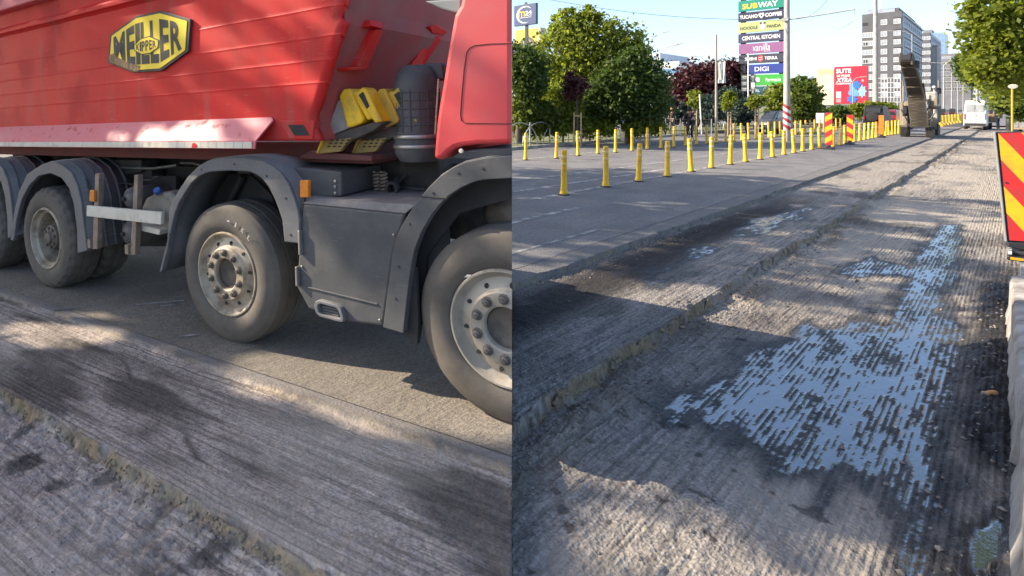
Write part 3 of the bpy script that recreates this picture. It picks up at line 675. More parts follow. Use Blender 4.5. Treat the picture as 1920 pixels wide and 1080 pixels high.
def wheel(X, R, kind, dual=False, z=None):
    global nut_src
    z = z if z is not None else R-.006
    mb = MB(); make_tyre(mb, R, .305, .36 if kind == 'steer' else .34, 0, .014 if kind == 'drive' else 0)
    t = tp('wheel', mb, RUBBER, smooth=35, clip=False); t.location = (X, 0, z)
    if X > 1:                                            # front wheel runs up to the joint: bake its place and trim it
        for v in t.data.vertices: v.co += Vector((X, 0, z))
        t.location = (0, 0, 0)
    off = Vector((X, 0, z)) if X > 1 else Vector((0, 0, 0))
    def child(name, m, mat_, **k):
        m.v = [tuple(Vector(p)+off) for p in m.v]; return tp(name, m, mat_, t, clip=X > 1, **k)
    if X > 1:
        b_ = bmesh.new(); b_.from_mesh(t.data); co = TM.inverted() @ Vector((0, 0, H)); no = TM.to_3x3().inverted() @ SEAM_N
        r_ = bmesh.ops.bisect_plane(b_, geom=b_.verts[:]+b_.edges[:]+b_.faces[:], plane_co=co, plane_no=no, clear_outer=True)
        b_.to_mesh(t.data); b_.free()
    m = MB()
    if kind == 'steer':
        rim_steer(m); child('rim', m, RIM if X < 1 else RIMW, smooth=30)
        m = MB(); m.lathe([(.112, .03), (.105, .02), (.10, .035), (.06, .05), (.0, .055)], 32, 'y'); child('hub', m, HUB, smooth=40)
        for i, (a, c) in enumerate(ring_pts(.232, 10, .15)):
            mm = MB().lathe([(.0, .0), (.0165, .0), (.0165, .02), (0, .02)], 14, 'y', (0, 0, 0)); 
            mm.v = [(p[0]*(1-.35*abs(c/.232))+a, p[1]+.0215-.006, p[2]*(1-.35*abs(a/.232))+c) for p in mm.v]; child('hand_hole', mm, LINER)
        for a, c in ring_pts(.160, 10, .3):
            mm = MB().lathe([(.030, -.012), (.029, -.017), (.021, -.018), (.020, -.036), (.014, -.039), (.012, -.039), (.012, -.047), (0, -.048)], 6 if False else 12, 'y'); mm.v = [(p[0]+a, p[1], p[2]+c) for p in mm.v]; child('lug_nut', mm, NUT, smooth=30)
    else:
        m.lathe([(.318, .03), (.318, .0), (.310, -.012), (.300, -.012), (.292, .004), (.284, .03), (.262, .05), (.255, .09), (.245, .20), (.20, .235), (.13, .235)], 72, 'y'); child('rim', m, RIM, smooth=30)
        m = MB(); m.lathe([(.20, .235), (.16, .22), (.150, .10), (.13, .075), (.125, .05), (.07, .035), (.055, .01), (0, .005)], 40, 'y'); child('hub', m, HUB, smooth=40)
        for a, c in ring_pts(.095, 8, .2):
            mm = MB().lathe([(.018, .06), (.017, .03), (.012, .025), (0, .025)], 8, 'y'); mm.v = [(p[0]+a, p[1], p[2]+c) for p in mm.v]; child('lug_nut', mm, HUB, smooth=30)
    if dual:
        m = MB(); make_tyre(m, R, .305, .32, .37, .014); child('inner_tyre', m, RUBBER, smooth=35)
    return t
wheel(-2.95, .525, 'drive', True); wheel(-4.44, .525, 'drive', True)
w2 = wheel(-.23, .525, 'steer'); w3 = wheel(1.925, .525, 'steer')
# chalk letters on the second wheel's sidewall
for k, ch in enumerate('-1KL'):
    a = R_(80-k*11); c0 = Vector((math.cos(a)*.415, -.028, math.sin(a)*.415)); tx = Vector((math.sin(a), 0, -math.cos(a))); ty = Vector((math.cos(a), 0, math.sin(a)))
    hgt = .010 if ch == '-' else .036; mb = MB()
    text_mb(mb, ch, lambda A, B_, C: c0+tx*(A-.5)*(.010 if ch == '1' else .024)+ty*(B_-.5)*hgt+Vector((0, -.001*C, 0)))
    tp('chalk_letter', mb, WHITEP, w2, recalc=False, clip=False)
q = L(877, 518, -.03); mb = MB().prism([(q[0]-.02-1.925+1.925, q[1]-.008), (q[0]+.012, q[1]-.002), (q[0]+.022, q[1]+.01), (q[0]-.004, q[1]+.008)], -.034, -.026); tp('chalk_mark', mb, WHITEP, w3)
# far-side wheels
for X in (-2.95, -.23):
    m = MB(); make_tyre(m, .525, .305, .34, 2.12); m.lathe([(.3, 2.2), (.0, 2.2)], 32, 'y'); m.v = [(p[0]+X, p[1], p[2]+.52) for p in m.v]; tp('wheel', m, TREAD, smooth=35)

# --- fenders
def fender(outer, inner, b0, lip, depth, mat_, name='fender', ridges=0, bl=None):
    o_, i_ = LL(outer, b0), LL(inner, b0); mb = MB()
    mb.prism(o_+i_[::1], b0, b0+lip)
    f_ = tp(name, mb, mat_, bevel=.008)
    sh = MB(); n = len(o_); vs2 = [(x, b0+lip*.5, z) for x, z in o_]+[(x, b0+depth, z) for x, z in o_]
    sh.add(vs2, [(i, i+1, n+i+1, n+i) for i in range(n-1)]); tp('fender_shell', sh, mat_, f_, solid=.012, smooth=50)
    for k in range(ridges):
        b_ = b0+.10+k*.10; rg = MB()
        c = sum(p[0] for p in o_)/n; zc_ = min(p[1] for p in o_)+.1
        rg.tube([(x+(x-c)*.02, b_, z+.008) for x, z in o_], .016, 6); tp('fender_ridge', rg, mat_, f_, smooth=60)
    return f_
FR_O = [(19,450),(26,399),(35,359),(51,326),(78,308),(105,304),(118,310),(134,324),(145,348),(152,377),(158,431),(163,470)]
FR_I = [(145,475),(144,431),(138,383),(129,353),(115,334),(94,325),(72,330),(54,348),(40,375),(31,410),(25,452)]
fr = fender(FR_O, FR_I, -.03, .05, .62, PLASL, ridges=5)
# the same fender one axle further back
dx = -1.46
def shifted(pts, d, b0=-.03): return [(x+d, z) for x, z in LL(pts, b0)]
o_, i_ = shifted(FR_O, dx), shifted(FR_I, dx); f0 = tp('fender', MB().prism(o_+i_, -.03, .02), PLASL, bevel=.008)
sh = MB(); n_ = len(o_); sh.add([(x, 0, z) for x, z in o_]+[(x, .59, z) for x, z in o_], [(i, i+1, n_+i+1, n_+i) for i in range(n_-1)]); tp('fender_shell', sh, PLASL, f0, solid=.012, smooth=50)
for k in range(4):
    rg = MB().tube([(x, .07+k*.12, z+.008) for x, z in o_], .016, 6); tp('fender_ridge', rg, PLASL, f0, smooth=60)
FM_O = [(298,512),(306,480),(313,452),(317,395),(326,372),(339,350),(353,330),(372,311),(386,303),(400,298),(430,296),(461,296),(495,303),(512,312),(527,325),(541,345),(552,372),(558,392),(562,412),(560,457)]
FM_I = [(533,454),(529,414),(522,392),(514,372),(503,350),(491,335),(480,327),(468,322),(430,320),(396,322),(384,325),(372,331),(358,344),(347,361),(336,379),(328,399),(320,433),(313,470),(303,508)]
fm = fender(FM_O, FM_I, -.05, .05, .55, PLASL)
FF_O = [(718,614),(723,575),(728,535),(736,474),(743,445),(754,421),(768,398),(784,375),(804,351),(825,330),(848,315),(871,304),(910,296),(958,292),(1010,290)]
FF_I = [(1010,338),(958,334),(927,336),(905,337),(886,342),(862,353),(840,368),(822,386),(805,408),(790,435),(777,469),(771,497),(767,525),(761,575),(756,625)]
ff = fender(FF_O, FF_I, -.05, .06, .5, PLAS)
zz_ = L(795, 368, -.05); tp('fender_joint', MB().tube([(L(788,368,-.052)[0], -.052, L(788,368,-.052)[1]), (L(838,372,-.052)[0], -.052, L(838,372,-.052)[1])], .004, 6), LINER, ff)
# dark liners inside the arches
for pts_, b_ in (([(756,625),(783,644),(790,600),(800,480),(860,400),(1000,360),(1000,335),(927,336),(886,342),(840,368),(805,408),(777,469),(767,525)], .12), ([(320,433),(345,365),(392,326),(468,326),(508,365),(530,420),(500,400),(440,380),(380,400)], .40)):
    tp('arch_liner', MB().prism(LL(pts_, b_), b_, b_+.03), LINER)
tp('mudflap', MB().prism(LL([(756,622),(785,644),(787,600),(782,500),(770,500)], .02), .0, .03), LINER)
# inner mudguard stay and hose seen above the second wheel
tp('stay', MB().tube([(L(455,330,.35)[0], .35, L(455,330,.35)[1]), (L(430,378,.35)[0], .35, L(430,378,.35)[1])], .03, 8), BLACK)
mb = MB(); mb.tube([(-.2, .5, 1.22), (-.05, .45, 1.3), (.1, .45, 1.22), (.18, .5, 1.08)], .015, 6); tp('hose', mb, BLACK, smooth=60)
tp('knuckle', MB().lathe([(0, .0), (.14, .02), (.2, .1), (.2, .3)], 20, 'y', (L(960,400,.3)[0], .25, L(960,400,.3)[1])), HUB, smooth=50)
tp('reflector_stay', MB().prism(LL([(570,340),(576,340),(566,400),(561,440),(559,440),(563,395)], -.03), -.03, -.015), BLACK)

# --- side box between the wheels
b0 = -.03
zt_ = 1.165
bx = LL([(567,381),(760,400),(737,484),(719,612),(660,605),(578,580),(555,537)], b0)
mb = MB(); mb.prism(bx, b0, .06); xl, xr = bx[0][0], bx[1][0]; ztl = (bx[0][1]+bx[1][1])/2
mb2 = MB(); mb2.add([(xl, b0, bx[0][1]), (xr, b0, bx[1][1]), (xr+.04, b0+.05, ztl+.035), (xl+.01, b0+.05, ztl+.035), (xl+.01, .6, ztl+.035), (xr+.04, .6, ztl+.035)], [(0, 1, 2, 3), (3, 2, 5, 4)])
sb = tp('side_box', mb, PLAS, bevel=.018, seg=3)
tp('box_top', mb2, pm('box_top', (.22, .20, .18), (.15, .14, .13), 7, .8, dirt=(.3, .27, .23), dscale=6), sb, solid=.006)
tp('box_body', MB().box(bx[5][0]+.02, xr-.02, .065, .6, bx[4][1]+.02, ztl), LINER, sb)
# moulded lower crease, side seam and latches
za = L(640, 545, b0)[1]
tp('box_crease', MB().prism([(bx[6][0]+.02, za-.01), (bx[2][0]-.12, za-.035), (bx[2][0]-.12, za-.045), (bx[6][0]+.02, za-.02)], b0-.008, b0+.002), PLAS, sb, bevel=.003)
for (u0, v0, v1) in ((561, 432, 478), (556, 500, 536)):
    a = L(u0, v0, b0-.02); c = L(u0, v1, b0-.02); tp('latch', MB().box(a[0]-.008, a[0]+.008, b0-.03, b0+.01, c[1], a[1]), STEEL, sb, bevel=.004)
# foot step: rounded frame with a dark mouth
stp = [L(590+27.5+u*27.5, 583+v*15+u*7.5, b0-.03) for u, v in [(-1,-.2),(-.92,-.75),(-.7,-1),(.55,-1),(.8,-.75),(1,.4),(.95,.9),(.7,1),(-.65,1),(-.9,.7)]]
cxs = sum(p[0] for p in stp)/len(stp); czs = sum(p[1] for p in stp)/len(stp)
mb = MB(); ni = len(stp); inn_ = [(cxs+(x-cxs)*.78, czs+(z-czs)*.66) for x, z in stp]
mb.add([(x, b0-.035, z) for x, z in stp]+[(x, b0-.035, z) for x, z in inn_]+[(x, b0+.1, z) for x, z in stp]+[(x, b0+.06, z) for x, z in inn_],
       [(i, (i+1) % ni, ni+(i+1) % ni, ni+i) for i in range(ni)]+[(i, 2*ni+i, 2*ni+(i+1) % ni, (i+1) % ni) for i in range(ni)]+[(ni+i, ni+(i+1) % ni, 3*ni+(i+1) % ni, 3*ni+i) for i in range(ni)])
fs_ = tp('foot_step', mb, PLASL, sb, bevel=.004, smooth=40)
tp('step_mouth', MB().prism(inn_, b0+.05, b0+.058), LINER, fs_)
for i in range(3): tp('step_tread', MB().box(cxs-.07, cxs+.06, b0-.01, b0+.05, czs-.028+i*.018, czs-.022+i*.018), PLASL, fs_)
# amber lamp, box behind, hitch gear
q = LL([(563,338),(579,338),(579,370),(563,370)], -.04); tp('lamp_or_glint', MB().prism(q, -.045, -.015), AMBER, bevel=.004)
q = LL([(525,313),(600,318),(640,322),(640,368),(570,372),(552,372)], .1); tp('battery_box', MB().prism(q, .1, .6), PLAS, bevel=.012)
for v in (340, 350, 362): a = L(628, v, .09); tp('bolt', MB().lathe([(.010, 0), (.010, -.012), (0, -.014)], 8, 'y', (a[0], .1, a[1])), STEEL, smooth=30)
for u in (706, 719):
    a, c = L(u, 322, .45), L(u, 366, .45); mb = MB(); tops, bots = a[1], c[1]
    pts_ = [(a[0]+.022*math.cos(k*.7), .45+.022*math.sin(k*.7), bots+(tops-bots)*k/60) for k in range(61)]; mb.tube(pts_, .0085, 6); tp('coil_spring', mb, TAN, smooth=60)
a = L(712, 368, .45); tp('spring_plate', MB().box(a[0]-.07, a[0]+.08, .38, .52, a[1]-.02, a[1]+.01), BLACK)
a = L(740, 352, .45); tp('pipe_flange', MB().lathe([(.0, .02), (.035, .02), (.04, -.03), (.05, -.03), (.05, -.05), (.03, -.05), (.03, 0)], 20, 'y', (a[0], .45, a[1])), BLACK, smooth=30)
a, c = L(640, 318, .62), L(800, 372, .62); tp('gear_case', MB().box(a[0], c[0]+.1, .62, 1.5, c[1]-.1, a[1]+.1), BLACK, bevel=.02)
tp('air_pipe', MB().tube([(a[0]-.02, .5, a[1]-.10), (a[0]+.1, .48, a[1]-.13), (c[0]-.2, .5, c[1]+.04)], .018, 8), BLACK, smooth=60)

for (u, v) in ((566, 500), (712, 600), (738, 440)):
    a = L(u, v, -.034); tp('bolt', MB().lathe([(.0075, .004), (.0075, -.004), (.005, -.006), (0, -.006)], 8, 'y', (a[0], -.034, a[1])), STEEL if (u+v) % 3 else BLACK, sb, smooth=30)
for (u, v) in ((345, 372), (378, 318), (440, 308), (500, 330), (536, 372), (545, 440), (318, 440)):
    a = L(u, v, -.05); tp('bolt', MB().lathe([(.008, .004), (.008, -.004), (0, -.006)], 8, 'y', (a[0], -.05, a[1])), BLACK, fm, smooth=30)
for (u, v) in ((742, 560), (748, 500), (768, 420), (812, 362), (860, 325), (905, 316)):
    a = L(u, v, -.05); tp('bolt', MB().lathe([(.008, .004), (.008, -.004), (0, -.006)], 8, 'y', (a[0], -.05, a[1])), BLACK, ff, smooth=30)
for k, (ua, va, ub, vb, b_, r_) in enumerate(((520, 345, 640, 330, .55, .014), (640, 325, 800, 352, .5, .012), (200, 340, 300, 330, .4, .012), (60, 300, 330, 312, .5, .016), (660, 372, 760, 330, .55, .010), (205, 395, 262, 402, .22, .010), (340, 305, 520, 300, .6, .014))):
    p, q = L(ua, va, b_), L(ub, vb, b_); P0, P1 = Vector((p[0], b_, p[1])), Vector((q[0], b_, q[1]))
    tp('hose', MB().tube([P0.lerp(P1, i/8)+Vector((0, .02*math.sin(i*1.3+k), -.05*math.sin(math.pi*i/8)+.012*math.sin(i*2.1+k))) for i in range(9)], r_, 7), BLACK if k % 3 else GREYM, smooth=60)
for k in range(5):
    p = L(640+k*26, 330+k*2, .62); tp('clip', MB().box(p[0]-.015, p[0]+.015, .60, .64, p[1]-.02, p[1]+.02), STEEL if k % 2 else GREYM, bevel=.004)
# --- air cleaner behind the cab
bc = .42; xc_, zc0 = L(786, 300, bc)[0], L(786, 304, bc-.1)[1]; zc1 = L(790, 122, bc)[1]; rc = (L(828, 210, bc)[0]-L(746, 210, bc)[0])/2*.98
mb = MB().lathe([(0, zc0), (rc*.8, zc0), (rc*.98, zc0+.05), (rc, zc0+.09), (rc*1.04, zc0+.095), (rc*1.04, zc0+.11), (rc, zc0+.115), (rc, zc0+.145), (rc*1.04, zc0+.15), (rc*1.04, zc0+.175), (rc*.93, zc0+.18), (rc*.93, zc1-.22), (rc*.92, zc1-.12), (rc*.8, zc1-.05), (rc*.5, zc1), (0, zc1)], 40, 'z', (xc_, bc, 0))
ac = tp('air_cleaner', mb, pm('cleaner_grey', (.085, .088, .088), (.065, .067, .066), 5, .65, dirt=(.13, .125, .115), dscale=6), smooth=35)
for i in range(5):
    z = zc0+.24+i*(zc1-zc0-.42)/4; tp('cleaner_band', MB().lathe([(rc*.935, z-.006), (rc*.965, z), (rc*.935, z+.006)], 40, 'z', (xc_, bc, 0)), PLAS, ac, smooth=60)
for z in (zc0+.10, zc0+.165): tp('clamp_band', MB().lathe([(rc*1.035, z-.012), (rc*1.055, z-.008), (rc*1.055, z+.008), (rc*1.035, z+.012)], 40, 'z', (xc_, bc, 0)), STEEL, ac, smooth=40)
for k in range(9):
    a = R_(215+k*22); tp('cleaner_rib', MB().tube([(xc_+math.cos(a)*rc*.955, bc+math.sin(a)*rc*.955, zc0+.2), (xc_+math.cos(a)*rc*.955, bc+math.sin(a)*rc*.955, zc1-.16)], .003, 6), PLAS, ac)
q = [L(u, v, bc-.2) for u, v in ((822,148),(824,148),(816,252),(814,252))]; tp('cage_wire', MB().tube([(q[0][0], bc-.2, q[0][1]), (q[2][0], bc-.2, q[2][1])], .006, 6), STEEL, ac)
tp('intake_hood', MB().prism(LL([(770,135),(800,120),(835,118),(838,150),(800,150)], .5), .45, .75), PLAS, ac, bevel=.02)

# --- cab
cabp = LL([(870,-30),(862,10),(851,28),(841,83),(830,153),(822,200),(817,236),(812,299),(828,300),(836,291),(844,284),(853,278),(863,275),(897,271),(960,270),(1040,268),(1040,-30)], -.03)
cab = tp('cab', MB().prism(cabp, -.03, 1.8), CABRED, bevel=.03, seg=3)
seam_px = [(962,81),(920,82),(890,85),(880,90),(875,98),(870,130),(866,175),(863,215),(865,226),(873,231),(962,232)]
tp('panel_seam', MB().tube([(x, -.031, z) for x, z in LL(seam_px, -.031)], .0035, 6), pm('seam_dark', (.20, .03, .03), None, 5, .8), cab, smooth=60)
q = LL([(846,28),(856,27),(820,250),(813,298),(807,298)], -.02); 
tp('roof_spoiler', MB().prism(LL([(795,2),(866,-4),(864,22),(857,25),(830,18)], .02), .02, .5), pm('spoiler_grey', (.22, .24, .22), (.18, .19, .18), 3, .55), cab, bevel=.01)
tp('bumper_end', MB().prism(LL([(845,296),(862,284),(897,279),(960,277),(1040,276),(1040,300),(900,302)], .02), .02, .4), PLAS, bevel=.01)
a = L(864, 283, -.02); tp('lamp_or_glint', MB().lathe([(0, -.012), (.012, -.010), (.014, 0)], 12, 'y', (a[0], -.012, a[1])), BUFF, smooth=50)  # small pale disc stands for a highlight on the cab, painted in

# --- side guard, tanks
guard = tp('side_guard', MB().prism(LL([(164,385),(305,398),(303,421),(164,405)], -.03), -.04, -.005), BUFF, bevel=.004)
for u0, u1, v0_, v1_ in ((182.5, 176, 325, 467), (255.5, 247, 328, 478)):
    p_ = LL([(u0-3.5, v0_), (u0+4, v0_), (u1+6.5, v1_), (u1-2.5, v1_)], .0); tp('guard_post', MB().prism(p_, -.003, .05), TAN, guard, bevel=.004)
    a = L(u1-2, v1_-10, .02); tp('guard_bracket', MB().box(a[0]-.03, a[0]+.02, -.02, .05, a[1]-.035, a[1]+.05), TAN, guard, bevel=.004)
for (u, v, r_) in ((245, 372, .105), (243, 437, .12)):
    a = L(u, v, .18); mb = MB().lathe([(0, -.02), (r_*.55, -.012), (r_*.9, .02), (r_, .06), (r_, .7)], 28, 'x', (a[0]-.10, .18+.08, a[1])); 
    mb.v = [(x, y, z) for x, y, z in mb.v]
    mbx = MB().lathe([(0, -.03), (r_*.5, -.022), (r_*.88, .008), (r_, .05), (r_, .75), (0, .8)], 28, 'y', (a[0], .16, a[1])); t_ = tp('air_tank', mbx, GREYM, smooth=50)
    tp('tank_valve', MB().lathe([(.02, .0), (.02, -.03), (.012, -.035), (0, -.035)], 10, 'y', (a[0]-.02, .14, a[1])), BLACK, t_, smooth=40)
ft = LL([(265,388),(272,372),(290,362),(318,360),(330,372),(330,420),(306,436),(262,434)], .14)
tank = tp('fluid_tank', MB().prism(ft, .14, .6), pm('tank_putty', (.27, .24, .19), (.20, .18, .145), 6, .65, dirt=(.12, .11, .09), dscale=7), bevel=.03, seg=3)
a = L(292, 360, .10); mb = MB().lathe([(0, .03), (.028, .03), (.032, .025), (.034, 0), (.030, -.012)], 20, 'z'); rot = Matrix.Translation((a[0], .12, a[1])) @ Matrix.Rotation(R_(38), 4, 'X') @ Matrix.Rotation(R_(15), 4, 'Y')
mb.v = [tuple(rot @ Vector(p)) for p in mb.v]; tp('filler_cap', mb, BLUE, tank, smooth=40)
mb = MB().lathe([(.036, -.02), (.038, -.012), (.036, -.004)], 20, 'z'); mb.v = [tuple(rot @ Vector(p)) for p in mb.v]; tp('cap_collar', mb, STEEL, tank, smooth=40)
tp('tank_ledge', MB().prism(LL([(263,420),(304,430),(302,440),(263,431)], .08), .06, .2), BUFF, tank, bevel=.006)
q = LL([(170,356),(178,357),(178,378),(169,377)], -.02); tp('lamp_or_glint', MB().prism(q, -.03, -.005), AMBER, bevel=.004)
a, c = L(160, 335, .0), L(172, 372, .0); tp('lamp_stay', MB().tube([(a[0], .0, a[1]), (a[0]+.03, .0, a[1]-.03), (c[0], -.01, c[1])], .009, 6), BLACK)
tp('valve_block', MB().prism(LL([(200,300),(265,300),(265,322),(225,330)], .5), .5, .7).box(-2.3, -1.9, .55, .7, 1.0, 1.2), BLACK, bevel=.01)
tp('dark_backing', MB().prism(LL([(185,330),(330,330),(330,462),(185,462)], .55), .55, .6), LINER)  # black upright sheet behind the tanks

# --- wheel chocks resting in the rack behind the body (two things)
RACK = tp('chock_rack', MB().prism(LL([(585,283),(700,292),(700,302),(560,297)], .22), .2, .9), DARKR, bevel=.006)
GREYC = pm('chock_grey', (.36, .33, .29), (.27, .25, .22), 6, .7, dirt=(.2, .16, .1), dscale=8)
def chock(label, s=1.0, du=0, b_=.18, dim=False):
    t = thing('wheel_chock', label, 'wheel chock', group='wheel chocks behind the truck body'); t.matrix_world = TM.copy()
    off = lambda pts_: [(u+du, v) for u, v in pts_]
    mm = YEL if not dim else pm('chock_yellow_dim', (.62, .38, .02), (.50, .31, .03), 6, .6, dirt=(.3, .21, .07), dscale=8, dlo=.45, dhi=.65)  # second chock gets a dimmer, browner yellow
    # long folded wedge: side plate, yellow curved back with grip, dark toothed sole
    def part(n_, pts_, b0_, b1_, mat_, bev=.008): return MB().prism(LL(off(pts_), b_), b0_, b1_).build(n_, mat_, t, bevel=bev)
    part('side_plate', [(634,190),(640,184),(660,238),(618,256),(616,240)], b_-.01, b_+.02, GREYC)
    bk = part('back_shell', [(640,180),(648,167),(660,166),(686,224),(682,231),(664,238),(655,239)], b_-.03, b_+.13, mm, .012)
    part('back_rib', [(660,176),(668,170),(676,171),(700,222),(690,226)], b_-.01, b_+.12, mm, .012)
    g_ = part('handle', [(667,178),(682,163),(690,168),(719,228),(706,231)], b_-.02, b_+.11, mm, .012)
    MB().prism(LL(off([(673,178),(681,172),(693,199),(688,204)]), b_-.02), b_-.024, b_-.018).build('grip_slot', LINER, g_)
    part('sole', [(618,256),(664,239),(702,229),(722,228),(700,245),(640,272),(612,285)], b_+.0, b_+.12, pm('chock_sole', (.10, .085, .07), (.07, .06, .05), 8, .9), .008)
    part('toe', [(616,243),(625,254),(612,262),(600,288),(597,286),(606,262)], b_-.03, b_+.12, mm, .008)
    tt = part('toothed_plate', [(612,263),(662,258),(640,284),(600,288)], b_-.02, b_+.02, pm('tooth_tan', (.36, .25, .07), (.26, .19, .07), 10, .8), .004)
    for i in range(4):
        for k in range(3):
            u, v = 623+i*10-k*3+du, 263+k*6; a = L(u, v, b_-.02); MB().prism([(a[0]-.012, a[1]-.004), (a[0]+.010, a[1]-.002), (a[0]+.014, a[1]+.006), (a[0]-.006, a[1]+.006)], b_-.026, b_-.018).build('tooth', LINER, tt)
    return t
chock('bright yellow wheel chock leaning in front, nearest the body side of the truck', du=0, b_=.18)
chock('dimmer yellow wheel chock half hidden beside the grey air cleaner', du=66, b_=.30, dim=True)

# ================================================================== THE STREET
RZ = ROAD_ANG-math.pi/2                              # local x across the street to the right, local y along it, away
def st(u): return rp[0]-(u-CX)/F*rp[1]               # pixels per unit across, relative to a frontal plane
class At:
    """a road-aligned frame standing at pixel column u, depth Y: converts picture columns/rows to local metres"""
    def __init__(s, u, Y): s.u, s.Y, s.k = u, Y, F/Y; s.p = AT(u, V0, Y); s.p.z = 0
    def x(s, u): return (u-s.u)/(s.k*st((u+s.u)/2))
    def z(s, v): return H-(v-V0)/s.k
    def root(s, name, label, cat, group=None, z=0.0):
        p = s.p.copy(); p.z = z; s.z0 = z; return thing(name, label, cat, p, RZ, group)
def base_depth(v, z=0): return (H-z)*F/(v-V0)
WHITE = pm('white_paint', (.74, .74, .72), (.62, .62, .60), 3, .5)
GREYP = pm('galvanised', (.36, .36, .35), (.27, .27, .265), 4, .5, .4)
POLEC = pm('pole_concrete', (.42, .39, .34), (.33, .30, .265), 3, .85)
DARKM = pm('dark_metal', (.045, .045, .05), (.03, .03, .033), 5, .5, .3)
YBOL = pm('bollard_yellow', (.80, .47, .012), (.70, .40, .015), 5, .5, dirt=(.34, .21, .06), dscale=5, dlo=.52, dhi=.70, scratch=(.25, .17, .06))
YBAND = pm('bollard_band', (.78, .54, .16), (.70, .45, .10), 12, .35)
SIGNR = pm('sign_red', (.60, .022, .02), (.50, .022, .02), 5, .45, dirt=(.30, .05, .045), dscale=5, scratch=(.5, .2, .18)); SIGNY = pm('sign_yellow', (.84, .46, .008), (.76, .40, .01), 5, .45, dirt=(.45, .26, .04), dscale=5, scratch=(.35, .2, .05))
SIGNO = pm('sign_orange', (.80, .22, .02), None, 5, .4); SIGNW = pm('sign_white', (.72, .71, .68), None, 5, .4)
GLASS = pm('window_glass', (.03, .035, .04), (.05, .056, .06), 1.5, .12, spec=.5)
FRAMEW = pm('window_frame', (.62, .62, .61), None, 5, .5)
TYRE = pm('car_tyre', (.02, .02, .02), None, 9, .85)

# ---------------- bollards
def bollard(h=.86):
    t = thing('bollard', 'yellow flexible bollard', 'bollard')
    MB().lathe([(0, 0), (.082, 0), (.082, .014), (.060, .022), (.055, .05)], 16).build('base', DARKM, t, smooth=40)
    MB().lathe([(.062, .02), (.047, .10), (.041, .30), (.041, h-.012), (.030, h), (0, h)], 16).build('post', YBOL, t, smooth=40)
    for z in (h-.13, h-.27): MB().lathe([(.0425, z-.035), (.0435, z-.033), (.0435, z+.033), (.0425, z+.035)], 16).build('band', YBAND, t, smooth=40)
    return t
proto = bollard(); first = [True]
def put_bollard(p, label, group, rz=0, sc=1):
    o = proto if first[0] else copy_tree(proto); first[0] = False
    o.location = p; o.rotation_euler = (rng.normal(0, .022), rng.normal(0, .026), rz); o.scale = (sc, sc, 1); o['label'] = label; o['group'] = group
ORD = 'first second third fourth fifth sixth seventh eighth ninth tenth eleventh twelfth thirteenth fourteenth fifteenth sixteenth seventeenth eighteenth nineteenth twentieth twenty-first twenty-second'.split()
near_px = [(1057,365),(1136,350),(1197,340),(1251,331),(1296,322),(1334,315),(1369,308.5),(1398,303.5),(1425,299),(1449,294.5),(1470,290.5),(1489,287),(1505,284),(1522,281),(1537,278.3),(1562,275.5),(1575,272.5),(1585,270),(1602,266),(1612,264),(1621,262.3),(1629,260.6),(1636,259.2),(1643,258),(1655,255.8),(1661,254.8),(1667,253.7),(1673,252.7),(1679,251.8),(1685,251)]
for i, (u, v) in enumerate(near_px):
    lab = 'yellow bollard nearest the camera, first of the near row' if i == 0 else ('%s yellow bollard of the near row, counting back from the nearest one' % ORD[i] if i < 15 else ('small yellow bollard of the near row between the two striped boards' if i < 18 else 'small far yellow bollard of the near row, between striped boards and milling machine'))
    put_bollard(G(u, v, .009), lab, 'bollards of the near row', sc=1.28)
far_px = [(985.5,300),(1043,297),(1084,292),(1121,288.5),(1154,286),(1185,283),(1213,280),(1239,278),(1263,275.5),(1285,273.5),(1306,271.5),(1325,269.5),(1343,268),(1360,266),(1376,264.5),(1391,263),(1404,261.6),(1417,260.4),(1430,259.2),(1442,258),(1453,257),(1463,256),(1492,253),(1501,252),(1510,251),(1519,250),(1528,249),(1537,248),(1545,247.2),(1568,245),(1576,244.3)]
for i, (u, v) in enumerate(far_px):
    put_bollard(G(u, v, .009), 'yellow bollard at the left edge of the picture, first of the far row' if i == 0 else ('%s yellow bollard of the far row, counting from the left edge' % ORD[i] if i < 22 else 'small yellow bollard of the far row, right of the striped concrete pole'), 'bollards of the far row', sc=1.15)

# ---------------- striped boards
def clip_half(poly, nx_, nz_, c):
    out = []
    for i in range(len(poly)):
        a, b = poly[i], poly[(i+1) % len(poly)]; da, db = a[0]*nx_+a[1]*nz_-c, b[0]*nx_+b[1]*nz_-c
        if da >= 0: out.append(a)
        if (da >= 0) != (db >= 0): t = da/(da-db); out.append((a[0]+(b[0]-a[0])*t, a[1]+(b[1]-a[1])*t))
    return out
def stripes(parent, x0, x1, z0, z1, y, slope, pitch, mats, phase=0, names='stripe', t=.004):
    n = math.hypot(slope, 1); nx_, nz_ = -slope/n, 1/n
    rect = [(x0, z0), (x1, z0), (x1, z1), (x0, z1)]; ds = [p[0]*nx_+p[1]*nz_ for p in rect]; d = min(ds)-phase; k = 0
    while d < max(ds):
        pl = clip_half(rect, nx_, nz_, d); pl = clip_half(pl, -nx_, -nz_, -(d+pitch)) if pl else pl
        if pl and len(pl) > 2: MB().prism(pl, y, y+t).build(names, mats[k % len(mats)], parent)
        d += pitch; k += 1
